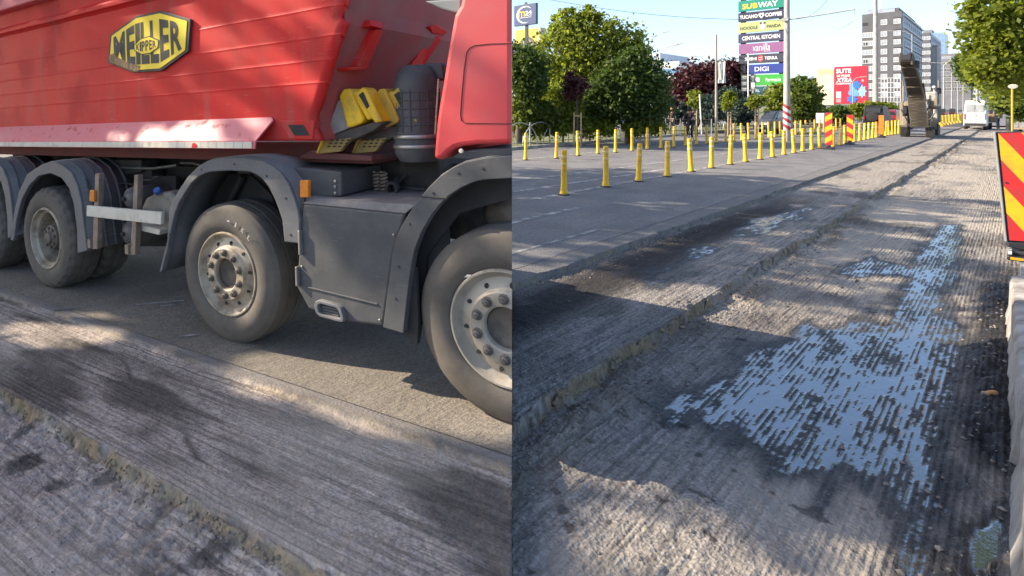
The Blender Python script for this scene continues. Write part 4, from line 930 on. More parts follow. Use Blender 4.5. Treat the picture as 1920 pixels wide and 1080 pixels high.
def hazard_board(u, vt, vb, wpx, slope, label, mats, pitch=.2):
    Y = base_depth(vb); f = At(u, Y); t = f.root('hazard_board', label, 'hazard board', 'striped boards among the bollards')
    w2_ = wpx/2/(f.k*st(u)); zt_ = f.z(vt); zb_ = .17
    MB().box(-w2_, w2_, 0, .03, zb_, zt_).build('board', DARKM, t, bevel=.008)
    stripes(t, -w2_+.012, w2_-.012, zb_+.012, zt_-.012, -.006, slope, pitch, mats)
    MB().box(-w2_*1.3, w2_*1.3, -.25, .25, 0, .09).box(-w2_*.5, w2_*.5, -.08, .08, .09, .17).build('base', DARKM, t, bevel=.02)
    return t
hazard_board(1553.5, 211, 280, 15, .75, 'red and yellow striped board, left one of the pair among the bollards', [SIGNR, SIGNY], .17)
hazard_board(1593.5, 215, 271, 13, -.75, 'red and yellow striped board, right one of the pair among the bollards', [SIGNY, SIGNR], .17)
hazard_board(1652.5, 216, 258, 11, .75, 'faded orange board beside the milling machine', [SIGNO, SIGNO], .3)

# ---------------- big leaning board on the barrier at the right edge
Yb = 5.2; f = At(1912, Yb); t = f.root('hazard_board', 'large red and yellow striped board leaning on the concrete barrier at the right edge', 'hazard board', z=.44)
xl_ = f.x(1888); hb = 1.03; wb = .30
t.rotation_euler = (R_(-3), R_(-3.5), RZ+R_(10))
MB().box(xl_, xl_+wb, 0, .035, 0, hb).build('board', DARKM, t, bevel=.01)
stripes(t, xl_+.014, xl_+wb-.006, .014, hb-.014, -.007, -1.75, .124, [SIGNR, SIGNY], .0)
MB().box(xl_-.012, xl_-.001, -.012, .04, 0, hb).build('edge_strip', GREYP, t, bevel=.003)
MB().lathe([(.009, 0), (.009, -.004), (0, -.006)], 10, 'y', (xl_+.03, -.008, .55)).build('rivet', DARKM, t)
MB().prism([(xl_-.005, -.05), (xl_+wb, -.12), (xl_+wb, -.002), (xl_, -.002)], -.01, .05).build('foot', DARKM, t, bevel=.01)
# the board's black stand on the block
t = f.root('sign_stand', 'black plastic stand with yellow and white strips under the big striped board', 'stand', z=.28)
MB().box(xl_+.0, .30, -.12, .14, .0, .045).box(xl_+.01, .28, -.06, .10, .045, .085).build('foot_plate', DARKM, t, bevel=.012)
for k in range(5): MB().box(xl_+.005, xl_+.03, -.135+k*.05, -.108+k*.05, .06, .09).build('strip', SIGNW if k % 2 == 0 else DARKM, t)
MB().box(xl_+.02, .25, -.128, -.121, .012, .034).build('yellow_strip', SIGNY, t)
# concrete blocks
def bp(u, v, z): 
    return G(u, v, z)
def block(pa, pb, wd, zt_, label, rough=1):
    a, b = pa.copy(), pb.copy(); a.z = b.z = 0; d_ = (b-a); ln = d_.length; d_.normalize(); n_ = Vector((d_.y, -d_.x, 0))
    t = thing('concrete_barrier', label, 'barrier', (a.x, a.y, -.15), math.atan2(d_.y, d_.x), 'concrete barrier blocks at the right edge'); h = zt_+.15
    mb = MB(); N = 16; prof = [(0, 0), (.03, h*.35), (.035, h-.05), (.05, h-.01), (.08, h), (wd-.05, h), (wd, h-.05), (wd, 0)]
    vs_ = []
    for i in range(N+1):
        x = ln*i/N
        for j, (y, z) in enumerate(prof):
            q = (vnoise(np.array([x*6+j]), np.array([j*3.3+zt_*40]), 7)[0]-.5); vs_.append((x, -y+q*.012-0*n_.x, z+q*.012*(j > 0)))
    m = len(prof); mb.add(vs_, [(i*m+j, i*m+j+1, (i+1)*m+j+1, (i+1)*m+j) for i in range(N) for j in range(m-1)]+[tuple(range(m)), tuple(N*m+j for j in range(m-1, -1, -1))])
    mb.build('block', CONC, t, smooth=35)
    mb = MB(); 
    MB().tube([(ln*.3, -wd*.5, h-.01), (ln*.3, -wd*.5, h+.05), (ln*.3+.1, -wd*.5, h+.05), (ln*.3+.1, -wd*.5, h-.01)], .009, 6).build('lifting_loop', pm('rust', (.16, .07, .03), (.1, .05, .03), 20, .9), t)
    return t
block(bp(1890, 728, .26), bp(1881, 512, .26), .46, .26, 'farther concrete block at the right edge, below the big striped board')
block(bp(1899, 1130, .22), bp(1892, 760, .22), .46, .22, 'nearest concrete block in the lower right corner of the picture')
kk = MB()
for i in range(28): kk.prism([(-.07, -.2), (.07, -.2), (.07, .04), (.05, .07), (-.07, .07)], 0, 1.48, 'y', M=Matrix.Translation(road(7.2+i*1.5, .10)) @ Matrix.Rotation(RZ, 4, 'Z'))
o = kk.build('kerb', CONC); o['kind'] = 'structure'
t = thing('orange_scrap', 'crumpled orange scrap lying in the dark soil by the concrete barrier', 'scrap', (G(1856, 742, -.115)), .2); t.scale = (.85, .55, .5); t['category'] = 'scrap'  # lathed shape stands in for a crumpled orange scrap
MB().lathe([(0, 0), (.03, 0), (.033, .006), (.028, .04), (.033, .07), (.031, .11), (.026, .118), (0, .118)], 16, 'x', (-.06, 0, .03)).build('scrap', pm('scrap_orange', (.6, .22, .02), (.5, .4, .3), 25, .5), t, smooth=40)
MB().lathe([(0, .0), (.026, .0), (.027, .004)], 16, 'x', (-.064, 0, .03)).build('scrap_end', STEEL, t)

# ---------------- trees
def leaves(mb_v, blobs, n, leaf, clump=22, squash=.8):
    """blobs: (centre, rx, ry, rz, weight)"""
    blobs = list(blobs)
    for c, rx, ry, rz, wt in list(blobs):                    # twigs that stand out of the outline
        for _ in range(3):
            d = rng.normal(size=3); d[2] = abs(d[2])*.8; d /= np.linalg.norm(d); k = rng.uniform(.16, .3); blobs.append((tuple(np.array(c)+d*np.array([rx, ry, rz])*rng.uniform(.95, 1.18)), rx*k, ry*k, rz*k*1.2, wt*.05))
    wsum = sum(b[4] for b in blobs); P = []
    for c, rx, ry, rz, wt in blobs:
        k = max(3, int(n*wt/wsum/clump)); d = rng.normal(size=(k, 3)); d /= np.linalg.norm(d, axis=1)[:, None]
        r = rng.uniform(.45, 1.04, (k, 1))**.6; cc = d*r*np.array([rx, ry, rz])+np.array(c)
        sp = .20*min(rx, ry, rz)+.06
        P.append(np.repeat(cc, clump, 0)+rng.normal(0, 1, (k*clump, 3))*sp*np.array([1, 1, squash]))
    P = np.concatenate(P); m = len(P)
    nrm = rng.normal(size=(m, 3)); nrm[:, 2] += .5; nrm /= np.linalg.norm(nrm, axis=1)[:, None]
    a = np.cross(nrm, rng.normal(size=(m, 3))); a /= np.linalg.norm(a, axis=1)[:, None]; b = np.cross(nrm, a)
    s_ = leaf*rng.uniform(.6, 1.25, (m, 1)); q = np.stack([P-a*s_*.5, P+b*s_*.34+nrm*s_*.08, P+a*s_*.55, P-b*s_*.34+nrm*s_*.08], 1)
    return q.reshape(-1, 3), m
def leaf_mesh(name, q, m, mat, parent, tint=None):
    me = bpy.data.meshes.new(name); me.vertices.add(m*4); me.vertices.foreach_set('co', q.astype(np.float32).ravel())
    me.loops.add(m*4); me.loops.foreach_set('vertex_index', np.arange(m*4, dtype=np.int32)); me.polygons.add(m); me.polygons.foreach_set('loop_start', np.arange(0, m*4, 4, dtype=np.int32))
    me.update(calc_edges=True); at = me.attributes.new('tint', 'FLOAT', 'FACE')
    tv_ = np.clip(rng.normal(.45, .25, m), 0, 1) if tint is None else tint; at.data.foreach_set('value', tv_.astype(np.float32))
    me.materials.append(mat); o = bpy.data.objects.new(name, me); COL.objects.link(o); o.parent = parent; return o
BARK = pm('bark', (.11, .085, .065), (.06, .048, .04), 6, .95, bump=.6, bscale=20, stretch=(1, 1, .2))
GREEN1 = leafmat('leaf_bright', (.095, .13, .016), (.235, .26, .035), .6); GREEN2 = leafmat('leaf_dark', (.036, .07, .018), (.09, .13, .026), .5)
GREEN3 = leafmat('leaf_mid', (.05, .08, .014), (.125, .16, .025), .5); PLUM = leafmat('leaf_plum', (.035, .010, .014), (.085, .022, .026), .3)
SPRUCE = leafmat('needle_blue', (.025, .045, .035), (.06, .09, .07), .15); YG = leafmat('leaf_yellow_green', (.11, .15, .012), (.21, .24, .03))
def tree(name, label, cat, Y, blobs_px, n, leaf, mat, trunk=None, group=None, zb=.08, limbs=5, depth=.8, tr=.16):
    u0 = blobs_px[0][0] if trunk is None else trunk[0]
    base = AT(u0, V0, Y); base.z = zb; t = thing(name, label, cat, base, 0, group); k = F/Y; bl = []
    for b in blobs_px:
        c = AT(b[0], b[1], Y)-base; rx, rz = b[2]/k, b[3]/k; dy = rng.uniform(-.3, .3)*rx
        bl.append(((c.x, c.y+dy, c.z), rx, max(rx, rz)*depth, rz, rx*rz))
    q, m = leaves(None, bl, n, leaf); q = q[:m*4]
    keep = (q.reshape(-1, 4, 3)[:, :, 2].min(1) > .02); q = q.reshape(-1, 4, 3)[keep].reshape(-1, 3); m = int(keep.sum())
    leaf_mesh('crown', q, m, mat, t)
    cz = sum(b[0][2] for b in bl)/len(bl)
    ht = max(.5, cz)
    mb = MB(); pts_ = [(0, 0, -.05), (.04*ht*.2, 0, ht*.35), (-.03*ht*.2, .02, ht*.7), (0, 0, ht)]
    mb.tube(pts_, [tr, tr*.8, tr*.62, tr*.4], 10).build('trunk', BARK, t, smooth=60)
    for i in range(min(limbs, len(bl)*2)):
        b = bl[i % len(bl)]; a = rng.uniform(0, 6.28); e = Vector(b[0])+Vector((math.cos(a)*b[1]*.5, math.sin(a)*b[2]*.5, b[3]*rng.uniform(-.1, .5)))
        s_ = Vector((0, 0, ht*rng.uniform(.5, .85))); md = s_.lerp(e, .5)+Vector((0, 0, -.06*ht))
        MB().tube([s_, md, e], [tr*.4, tr*.26, tr*.08], 7).build('limb', BARK, t, smooth=60)
    return t
tree('leafy_tree', 'tall bright green tree, sunlit on its left, behind the arched fence', 'tree', 28, [(1080,110,62,72),(1050,95,34,58),(1120,95,55,62),(1075,55,34,36),(1100,45,22,30),(1150,90,45,48),(1060,165,45,40),(1120,170,60,50),(1165,120,42,50),(1040,150,25,45),(1062,30,14,16),(1108,28,10,14)], 19000, .19, GREEN1, (1098, 240), limbs=8)
tree('leafy_tree', 'dense dark green tree standing right of the bright one, before the plum trees', 'tree', 25.5, [(1180,160,55,55),(1205,150,36,48),(1155,175,45,48),(1215,185,27,48),(1130,190,36,40),(1190,205,45,30),(1195,120,30,30)], 14000, .18, GREEN2, (1178, 240), limbs=6)
tree('leafy_tree', 'dark round tree cut by the left edge of the street view, under the yellow sign', 'tree', 24.5, [(985,130,36,46),(1000,140,24,34),(972,120,30,36),(990,160,30,25)], 7000, .17, GREEN2, (972, 240), limbs=4)
tree('leafy_bush', 'sunlit yellow green bush right of the dark tree at the fence', 'bush', 25.5, [(1055,205,28,32),(1040,190,24,28),(1075,215,20,25)], 3000, .2, YG, limbs=2, tr=.06)
tree('leafy_bush', 'mixed green bush at the left end of the arched fence', 'bush', 24.8, [(985,210,32,32),(1010,215,26,28),(1030,225,20,20)], 3600, .2, GREEN3, limbs=2, tr=.06)
tree('leafy_bush', 'low shaded bush under the bright tree behind the fence', 'bush', 26, [(1105,215,30,24),(1130,222,24,18)], 2200, .2, GREEN2, limbs=2, tr=.06)
tree('plum_tree', 'small dark purple tree on wooden stakes in front of the bright green tree', 'tree', 24.2, [(1080,163,17,22),(1072,170,12,14)], 1300, .16, PLUM, (1082, 240), limbs=3, tr=.05)
tree('plum_tree', 'wide dark purple tree behind the clipped evergreens', 'tree', 49, [(1310,165,46,42),(1345,150,40,36),(1374,160,24,38),(1285,180,28,30),(1330,185,50,25)], 9000, .38, PLUM, (1287, 222), limbs=6)
tree('hedge', 'low shaded hedge along the back of the arched fence', 'hedge', 25, [(975,236,24,16),(1010,238,24,15),(1045,240,24,13),(1090,240,24,13),(1130,242,22,12),(1195,240,20,12),(1225,238,18,12)], 5200, .17, YG, (1090, 245), limbs=2, tr=.04)
# clipped evergreens
def topiary(label, Y, cols, n=3600):
    u0 = cols[0][0]; return tree('clipped_evergreen', label, 'evergreen', Y, cols, n, .17, SPRUCE, (u0, 240), limbs=2, tr=.08, depth=1)
topiary('blue green clipped evergreen of stacked tiers left of the plum tree', 38, [(1245,192,16,14),(1248,212,22,10),(1247,224,25,9)])
topiary('clipped evergreen with low layered tiers between the tree stakes', 38, [(1290,205,14,10),(1285,219,18,9)], 2200)
topiary('broad blue green clipped evergreen left of the flag pole', 36, [(1324,190,14,10),(1325,204,24,10),(1325,219,28,10)])
topiary('domed clipped evergreen behind the flag pole', 38, [(1365,179,21,12),(1372,192,24,9),(1380,204,26,9),(1375,219,28,10)], 4500)
topiary('rounded clipped evergreen in front of the dark sign panels', 36, [(1398,196,11,9),(1397,210,14,12),(1398,222,16,9)], 2600)
for (u, v, lab, mat) in ((1302, 186, 'staked sapling with yellow green crown left of the cyclist', YG), (1366, 189, 'staked sapling with a round yellow green crown before the flag pole', YG), (1418, 190, 'staked sapling with pale green crown left of the grey car', YG)):
    tree('sapling', lab, 'sapling', 33, [(u, v, 9, 12), (u+2, v-6, 7, 8), (u-3, v+8, 6, 7)], 700, .17, mat, (u, 240), limbs=2, tr=.035)
tree('leafy_tree', 'light green young tree just left of the striped concrete pole', 'tree', 36, [(1458,185,16,22),(1468,172,12,14),(1452,205,10,14)], 1800, .22, YG, (1462, 235), limbs=3, tr=.06)
tree('leafy_tree', 'green tree right of the striped concrete pole', 'tree', 52, [(1500,185,22,34),(1515,200,22,26),(1490,205,16,22),(1520,175,12,20)], 4200, .34, GREEN3, (1505, 230), limbs=4)
tree('leafy_bush', 'green hedge bush below the pale billboard', 'bush', 54, [(1545,217,20,13),(1565,214,16,12)], 2000, .3, GREEN3, limbs=1, tr=.05)
tree('leafy_bush', 'round dark bush behind the right striped board', 'bush', 42, [(1575,216,11,14),(1570,222,12,9)], 1500, .24, GREEN2, limbs=1, tr=.05)
tree('leafy_bush', 'bright bush under the red billboard', 'bush', 58, [(1608,208,18,12),(1635,205,18,12),(1660,206,16,12)], 2600, .32, GREEN1, limbs=1, tr=.05)
tree('leafy_tree', 'distant green trees rising behind the billboard', 'tree', 110, [(1520,168,22,18),(1500,160,16,16),(1545,180,18,16)], 1800, .8, GREEN3, (1520, 215), limbs=2)
tree('leafy_tree', 'pale distant tree between white building and plum tree', 'tree', 75, [(1250,168,26,16),(1275,180,18,14)], 1500, .6, GREEN3, (1250, 215), limbs=2)
tree('street_tree', 'large sunlit street tree hanging over the right side of the street', 'tree', 21, [(1900,70,62,60),(1862,55,42,55),(1930,130,60,70),(1880,110,52,42),(1850,30,30,30),(1865,130,30,26),(1895,20,60,40),(1940,60,50,80)], 15000, .19, GREEN1, (1985, 235), limbs=7, tr=.18, zb=0)
tree('street_tree', 'lower green street tree behind the yellow pole on the right', 'tree', 33, [(1896,170,34,34),(1915,195,28,30),(1888,190,16,22)], 6500, .24, GREEN3, (1935, 235), limbs=4, zb=0)
tree('street_tree', 'dark far street tree beyond the van', 'tree', 70, [(1812,120,16,20),(1826,140,14,24),(1806,135,12,16)], 2200, .42, GREEN2, (1845, 225), limbs=4, zb=0)
tree('street_tree', 'near street tree on the right pavement, its crown high over the barrier', 'tree', 9.5, [(1940,-560,330,240),(2050,-480,260,240),(1880,-420,220,160),(2000,-700,260,180),(1850,-600,180,160),(1850,-215,150,120),(1930,-190,120,100),(1790,-330,120,110)], 5200, .17, GREEN1, (2150, 235), limbs=6, tr=.16, zb=0)
# unseen trees behind and left of the truck, placed to shade both roadways
LIT = [GL(730, 735), GL(650, 712), GL(800, 755), GL(590, 700), GL(120, 612), Vector((3.3, 5.2, -.15)), Vector((6.3, 5.2, .65)), Vector((6.3, 5.2, 1.25))]
for (x, y, h, r_, lab) in ((-8.2, 12.6, 10.6, 2.6, 'unseen shade tree standing behind the rear of the truck'), (-12.4, 8.4, 10.5, 2.5, 'broad unseen shade tree left of the truck on the side road'), (-3.6, 15.8, 10.2, 2.3, 'tall unseen shade tree behind the middle of the truck'), (-13.5, 6.3, 10.6, 2.5, 'unseen shade tree near the lower left edge of the milled strip'), (-14, 4.6, 9.8, 2.6, 'unseen shade tree left of the milled strip'), (-15.6, 10.9, 11.6, 2.7, 'tall unseen shade tree right beyond the left edge of the side road'), (-19.5, 13.5, 9.5, 2.8, 'second unseen shade tree left of the truck, farther back')):
    t = thing('shade_tree', lab, 'tree', (x, y, PA*x+PB*y), 0, 'unseen shade trees along the side road')
    bl = [((rng.uniform(-1, 1)*r_*.7, rng.uniform(-1, 1)*r_*.7, h*.72+rng.uniform(-1, 1)*h*.18), r_*.55, r_*.55, h*.15, 1) for _ in range(9)]
    q, m = leaves(None, bl, 3400, .36)
    cq = q.reshape(-1, 4, 3).mean(1)+np.array([x, y, PA*x+PB*y]); keep = np.ones(m, bool)
    for p_ in LIT:                                       # leaves cleared along sun rays so that chosen spots are sunlit
        r_v = cq-np.array(p_); al = r_v@np.array(sd); keep &= np.linalg.norm(r_v-al[:, None]*np.array(sd), axis=1) > .42
    q = q.reshape(-1, 4, 3)[keep].reshape(-1, 3); m = int(keep.sum()); leaf_mesh('crown', q, m, GREEN3, t)
    MB().tube([(0, 0, -.1), (.05, 0, h*.3), (0, .1, h*.7)], [.2, .16, .08], 10).build('trunk', BARK, t, smooth=60)
    for i in range(5): MB().tube([(0, 0, h*.4), Vector(bl[i][0])*.5+Vector((0, 0, h*.22)), bl[i][0]], [.09, .06, .02], 7).build('limb', BARK, t, smooth=60)
# stakes
WOOD = pm('stake_wood', (.42, .32, .2), (.32, .24, .15), 8, .8)
for (us, Y, vt, lab) in (((1076, 1089), 24.0, 211, 'pair of wooden tree stakes under the small plum tree'), ((1201, 1208, 1218), 25, 212, 'three pale stakes beside the dark tree'), ((1299, 1306), 32.8, 208, 'wooden stakes of the sapling left of the cyclist'), ((1365, 1370), 32.8, 210, 'wooden stakes of the middle sapling'), ((1416, 1422), 32.8, 200, 'wooden stakes of the sapling by the grey car')):
    f = At(us[0], Y); t = f.root('tree_stakes', lab, 'tree stakes', z=.08)
    for u in us: MB().tube([(f.x(u), 0, -.1), (f.x(u)+.01, 0, f.z(vt)-.08)], .032, 7).build('stake', WOOD, t)
    MB().box(0, f.x(us[-1]), -.04, -.033, f.z(vt+6)-.11, f.z(vt+6)-.05).build('strap', WOOD, t)

# ---------------- arched fence
def arch_fence(label, s0, n, lat=-13.1, pitch=1.55):
    t = thing('arched_fence', label, 'fence', road(s0, lat, .08), RZ)
    L_ = n*pitch
    for i in range(n+1): MB().tube([(0, i*pitch, 0), (0, i*pitch, .96)], .032, 8).build('post', GREYP, t, smooth=60)
    for i in range(n):
        c = (i+.5)*pitch; MB().tube([(.02, c+pitch*.86*math.cos(a), .02+.94*math.sin(a)) for a in [math.pi*k/14 for k in range(15)]], .022, 6).build('arch', GREYP, t, smooth=60)
    MB().tube([(0, 0, .12), (0, L_, .12)], .016, 6).build('rail', GREYP, t)
    return t
arch_fence('grey arched metal fence in front of the green trees', 17.9, 9)
arch_fence('short grey arched metal fence left of the grey car', 39.5, 6)
f = At(1222, 33); t = f.root('mesh_fence', 'low dark mesh fence between the two arched fences', 'fence', z=.08)
for u in (1222, 1248, 1275, 1300, 1330):
    MB().tube([(f.x(u), 0, 0), (f.x(u), 0, .95)], .028, 6).build('post', GREYP, t)
mb = MB()
for i in range(24): mb.tube([(f.x(1222)+(f.x(1330)-f.x(1222))*i/23, 0, .1), (f.x(1222)+(f.x(1330)-f.x(1222))*i/23, 0, .9)], .008, 4)
mb.tube([(f.x(1222), 0, .9), (f.x(1330), 0, .9)], .014, 6).tube([(f.x(1222), 0, .1), (f.x(1330), 0, .1)], .014, 6); o = mb.build('mesh_panel', DARKM, t); o['kind'] = 'stuff'

# ================================================================== SIGNS, POLES, LAMPS
def pmc(name, c, rough=.45): return pm(name, c, tuple(a*.9 for a in c), 3, rough)
INK_W = pmc('ink_white', (.78, .77, .75)); INK_Y = pmc('ink_yellow', (.85, .55, .02)); INK_K = pmc('ink_black', (.03, .03, .035)); INK_R = pmc('ink_red', (.62, .05, .06)); INK_G = pmc('ink_grey', (.40, .42, .38)); INK_B = pmc('ink_blue', (.03, .16, .55)); INK_LB = pmc('ink_light_blue', (.12, .33, .62))
def lettering(f, t, parent, body, u0, u1, v0, v1, y, mat, bold=.02, shear=0):
    x0, x1, z1, z0 = f.x(u0), f.x(u1), f.z(v0)-t, f.z(v1)-t
    return text_mb(MB(), body, lambda a, b, c: (x0+(x1-x0)*a, y-.006*c, z0+(z1-z0)*b), bold, 0, shear).build('lettering', mat, parent, recalc=False)
def disc(f, parent, u, v, ru, y, mat, name, rv=None, n=24, t=.02):
    x, z = f.x(u), f.z(v); a, b = ru/(f.k*st(u)), (rv or ru)/f.k
    return MB().prism([(x+a*math.cos(k*2*math.pi/n), z+b*math.sin(k*2*math.pi/n)) for k in range(n)], y-t, y).build(name, mat, parent)
def quad(f, parent, u0, u1, v0, v1, y0, y1, mat, name, bevel=0):
    return MB().box(f.x(u0), f.x(u1), y0, y1, f.z(v1), f.z(v0)).build(name, mat, parent, bevel=bevel)
# --- tall pylon of shop signs
f = At(1428, 46); t = f.root('sign_pylon', 'tall pylon of stacked coloured shop signs behind the parking lot', 'sign pylon')
for u in (1392, 1464): MB().box(f.x(u)-.16, f.x(u)+.16, .10, .40, 0, f.z(-12)).build('post', DARKM, t)
pan = [(-2,18,1384,1470,(.015,.22,.15)), (20.5,37.5,1384,1470,(.03,.03,.055)), (39.5,59,1384,1470,(.40,.44,.17)), (61,78.5,1384,1470,(.045,.045,.085)), (80.5,99.5,1385,1470,(.25,.10,.22)), (101.5,118,1385,1470,(.05,.05,.07)), (120.5,138,1404,1470,(.03,.05,.25)), (140,160,1414,1470,(.05,.34,.05)), (162,178,1413,1428,(.02,.11,.12)), (162,178,1429,1470,(.03,.045,.05))]
ps = []
for i, (va, vb, ua, ub, c) in enumerate(pan):
    p_ = quad(f, t, ua, ub, va, vb, -.06, .09, pmc('sign_panel_%s' % 'abcdefghij'[i], c, .35), 'sign_panel', .015); p_['label'] = ['green panel with yellow and white letters','dark panel with white letters and shield','pale green panel with dark letters','dark violet panel with white letters','mauve panel with thin script','dark panel with red disc','blue panel with four white letters','green pharmacy panel','small teal panel','small dark panel with ring'][i]; ps.append(p_)
Yf = -.064
lettering(f, 0, ps[0], 'SUB', 1392, 1421, 4, 14, Yf, INK_Y, .03); lettering(f, 0, ps[0], 'WAY', 1421.5, 1459, 4, 14, Yf, INK_W, .03)
lettering(f, 0, ps[1], 'TUCANO', 1387, 1421, 25.5, 32.5, Yf, INK_W, .03); lettering(f, 0, ps[1], 'COFFEE', 1435, 1466, 25.5, 32.5, Yf, INK_W, .03)
x, z = f.x(1428), f.z(29); MB().prism([(x-.17, z+.2), (x+.17, z+.2), (x+.19, z-.02), (x, z-.24), (x-.19, z-.02)], Yf-.006, Yf+.002).build('shield', INK_W, ps[1]); MB().prism([(x-.07, z+.1), (x+.1, z+.06), (x+.04, z-.1), (x-.06, z-.04)], Yf-.010, Yf-.0065).build('shield_mark', INK_K, ps[1])
lettering(f, 0, ps[2], 'NOODLE', 1388, 1421, 47.5, 53.5, Yf, INK_K, .015); lettering(f, 0, ps[2], 'PANDA', 1438, 1464, 47.5, 53.5, Yf, INK_K, .015); disc(f, ps[2], 1430.5, 49, 5.5, Yf+.002, INK_G, 'roundel', 7, t=.006); disc(f, ps[2], 1430.5, 51, 3.2, Yf-.0045, INK_W, 'bowl', 3, t=.003); disc(f, ps[2], 1427, 43.5, 2, Yf-.0045, INK_K, 'roundel_dot', 2, t=.003); disc(f, ps[2], 1434, 43.5, 2, Yf-.0045, INK_K, 'roundel_dot', 2, t=.003)
lettering(f, 0, ps[3], 'CENTRAL KITCHEN', 1391.5, 1462.5, 66, 73.5, Yf, INK_W, .02)
lettering(f, 0, ps[4], 'vanilla', 1412, 1444, 82, 95, Yf, INK_W, -.004, .18); lettering(f, 0, ps[4], '- - - - - -', 1433, 1445, 96.2, 97.2, Yf, INK_W, .02)
lettering(f, 0, ps[5], 'SUSHI', 1397, 1419, 106.5, 112.5, Yf, INK_W, .02); lettering(f, 0, ps[5], 'TERRA', 1434, 1458, 106.5, 112.5, Yf, INK_W, .02); dd = disc(f, ps[5], 1426.5, 109.5, 5, Yf+.002, INK_R, 'red_disc', 6, t=.006)
for k in range(2): MB().tube([(f.x(1422.5), Yf-.008, f.z(107.5+k*4)), (f.x(1426), Yf-.008, f.z(108.5+k*4)), (f.x(1430.5), Yf-.008, f.z(106.6+k*4))], .018, 5).build('white_wave', INK_W, ps[5])
lettering(f, 0, ps[6], 'DIGI', 1415.5, 1441.5, 125, 133.5, Yf, INK_W, .01)
lettering(f, 0, ps[7], 'Farmacie', 1436, 1464, 146.5, 153, Yf, INK_W, .01); disc(f, ps[7], 1421, 149.5, 4, Yf+.002, INK_W, 'white_disc', 5, t=.006)
lettering(f, 0, ps[8], 'iu.', 1417, 1424.5, 166, 172, Yf, INK_W, .02); lettering(f, 0, ps[9], 'good', 1441, 1458, 165.5, 173, Yf, INK_G, .01); disc(f, ps[9], 1434.5, 167.5, 3, Yf+.002, INK_LB, 'ring', 3.5, t=.006); disc(f, ps[9], 1434.5, 167.5, 1.8, Yf-.0045, INK_K, 'ring_hole', 2.2, t=.003)
f = At(1403, 42); t = f.root('dark_sign', 'small dark twin sign panels standing left of the pylon foot', 'sign')
for ua, ub in ((1390, 1402), (1407, 1416.5)):
    for va, vb in ((140, 150), (151.5, 161), (162.5, 171)): q = quad(f, t, ua, ub, va, vb, 0, .05, pmc('slate_panel', (.06, .07, .07)), 'sign_panel', .006); quad(f, q, ua+2, ub-2, va+3, va+4.5, -.006, -.001, INK_G, 'text_line'); quad(f, q, ua+3, ub-3, va+6, va+7, -.006, -.001, INK_G, 'text_line')
quad(f, t, 1408.5, 1415, 156.5, 164, -.012, -.0065, INK_W, 'white_mark')
MB().box(f.x(1391), f.x(1393), .06, .12, 0, f.z(140)).build('post', DARKM, t); MB().box(f.x(1413), f.x(1415), .06, .12, 0, f.z(140)).build('post', DARKM, t)
# --- blue round-the-clock sign and yellow sign
f = At(984.5, 33); t = f.root('logo_sign', 'square dark blue sign with white crescent high at the left of the street', 'sign')
NAVY = pmc('sign_navy', (.035, .06, .15)); bd = quad(f, t, 963.5, 1005, 8, 47, 0, .22, NAVY, 'board', .02)
x, z = f.x(984), f.z(27.5); ra, rz_ = 15.5/(f.k*st(984)), 16/f.k; pts_ = []
arc = [R_(38+k*(300-38)/28+0) for k in range(29)]
outp = [(x+ra*math.cos(a), z+rz_*math.sin(a)) for a in arc]; inp = [(x+ra*(.80+.19*abs((k-14)/14)**2)*math.cos(a)+.0, z+rz_*(.80+.19*abs((k-14)/14)**2)*math.sin(a)) for k, a in enumerate(arc)]
mb = MB(); n = len(outp); mb.add([(p[0], -.012, p[1]) for p in outp]+[(p[0], -.012, p[1]) for p in inp]+[(p[0], -.002, p[1]) for p in outp]+[(p[0], -.002, p[1]) for p in inp], [(i, i+1, n+i+1, n+i) for i in range(n-1)]+[(i, 2*n+i, 2*n+i+1, i+1) for i in range(n-1)]+[(n+i, n+i+1, 3*n+i+1, 3*n+i) for i in range(n-1)]); mb.build('crescent', INK_W, bd)
lettering(f, 0, bd, 'm', 972.5, 984, 20.5, 31, -.004, INK_Y, .0); lettering(f, 0, bd, '24', 985, 997, 21, 27.5, -.004, INK_W, .02); lettering(f, 0, bd, 'NON-STOP', 985, 997, 28.5, 30.5, -.004, INK_W, .03); quad(f, bd, 974, 996, 32.5, 33.2, -.008, -.002, INK_W, 'text_line')
quad(f, t, 982, 986, 4, 8, .08, .16, DARKM, 'cap'); MB().box(f.x(983), f.x(988), .07, .17, 0, f.z(47)).build('post', DARKM, t)
f = At(989, 34.5); t = f.root('yellow_sign', 'yellow square sign with dark round emblem below the blue sign', 'sign')
bd = quad(f, t, 966, 1006, 54, 90, 0, .2, pmc('faded_yellow', (.62, .48, .06)), 'board', .02); quad(f, t, 1006.3, 1013, 54, 90, .0, .6, pmc('faded_yellow_side', (.55, .50, .33)), 'side_face'); disc(f, bd, 988, 83, 14, -.002, pmc('emblem_brown', (.12, .09, .07)), 'emblem', 14); disc(f, bd, 988, 84, 11, -.024, pmc('emblem_grey', (.3, .27, .24)), 'emblem_face', 11, t=.004)
mb = MB(); mb.tube([(f.x(983), -.03, f.z(90)), (f.x(986), -.03, f.z(77)), (f.x(988), -.03, f.z(84)), (f.x(991), -.03, f.z(78)), (f.x(995), -.03, f.z(90))], .05, 5).build('emblem_mark', INK_K, bd)
MB().box(f.x(984), f.x(992), .25, .4, 0, f.z(56)).build('post', DARKM, t)
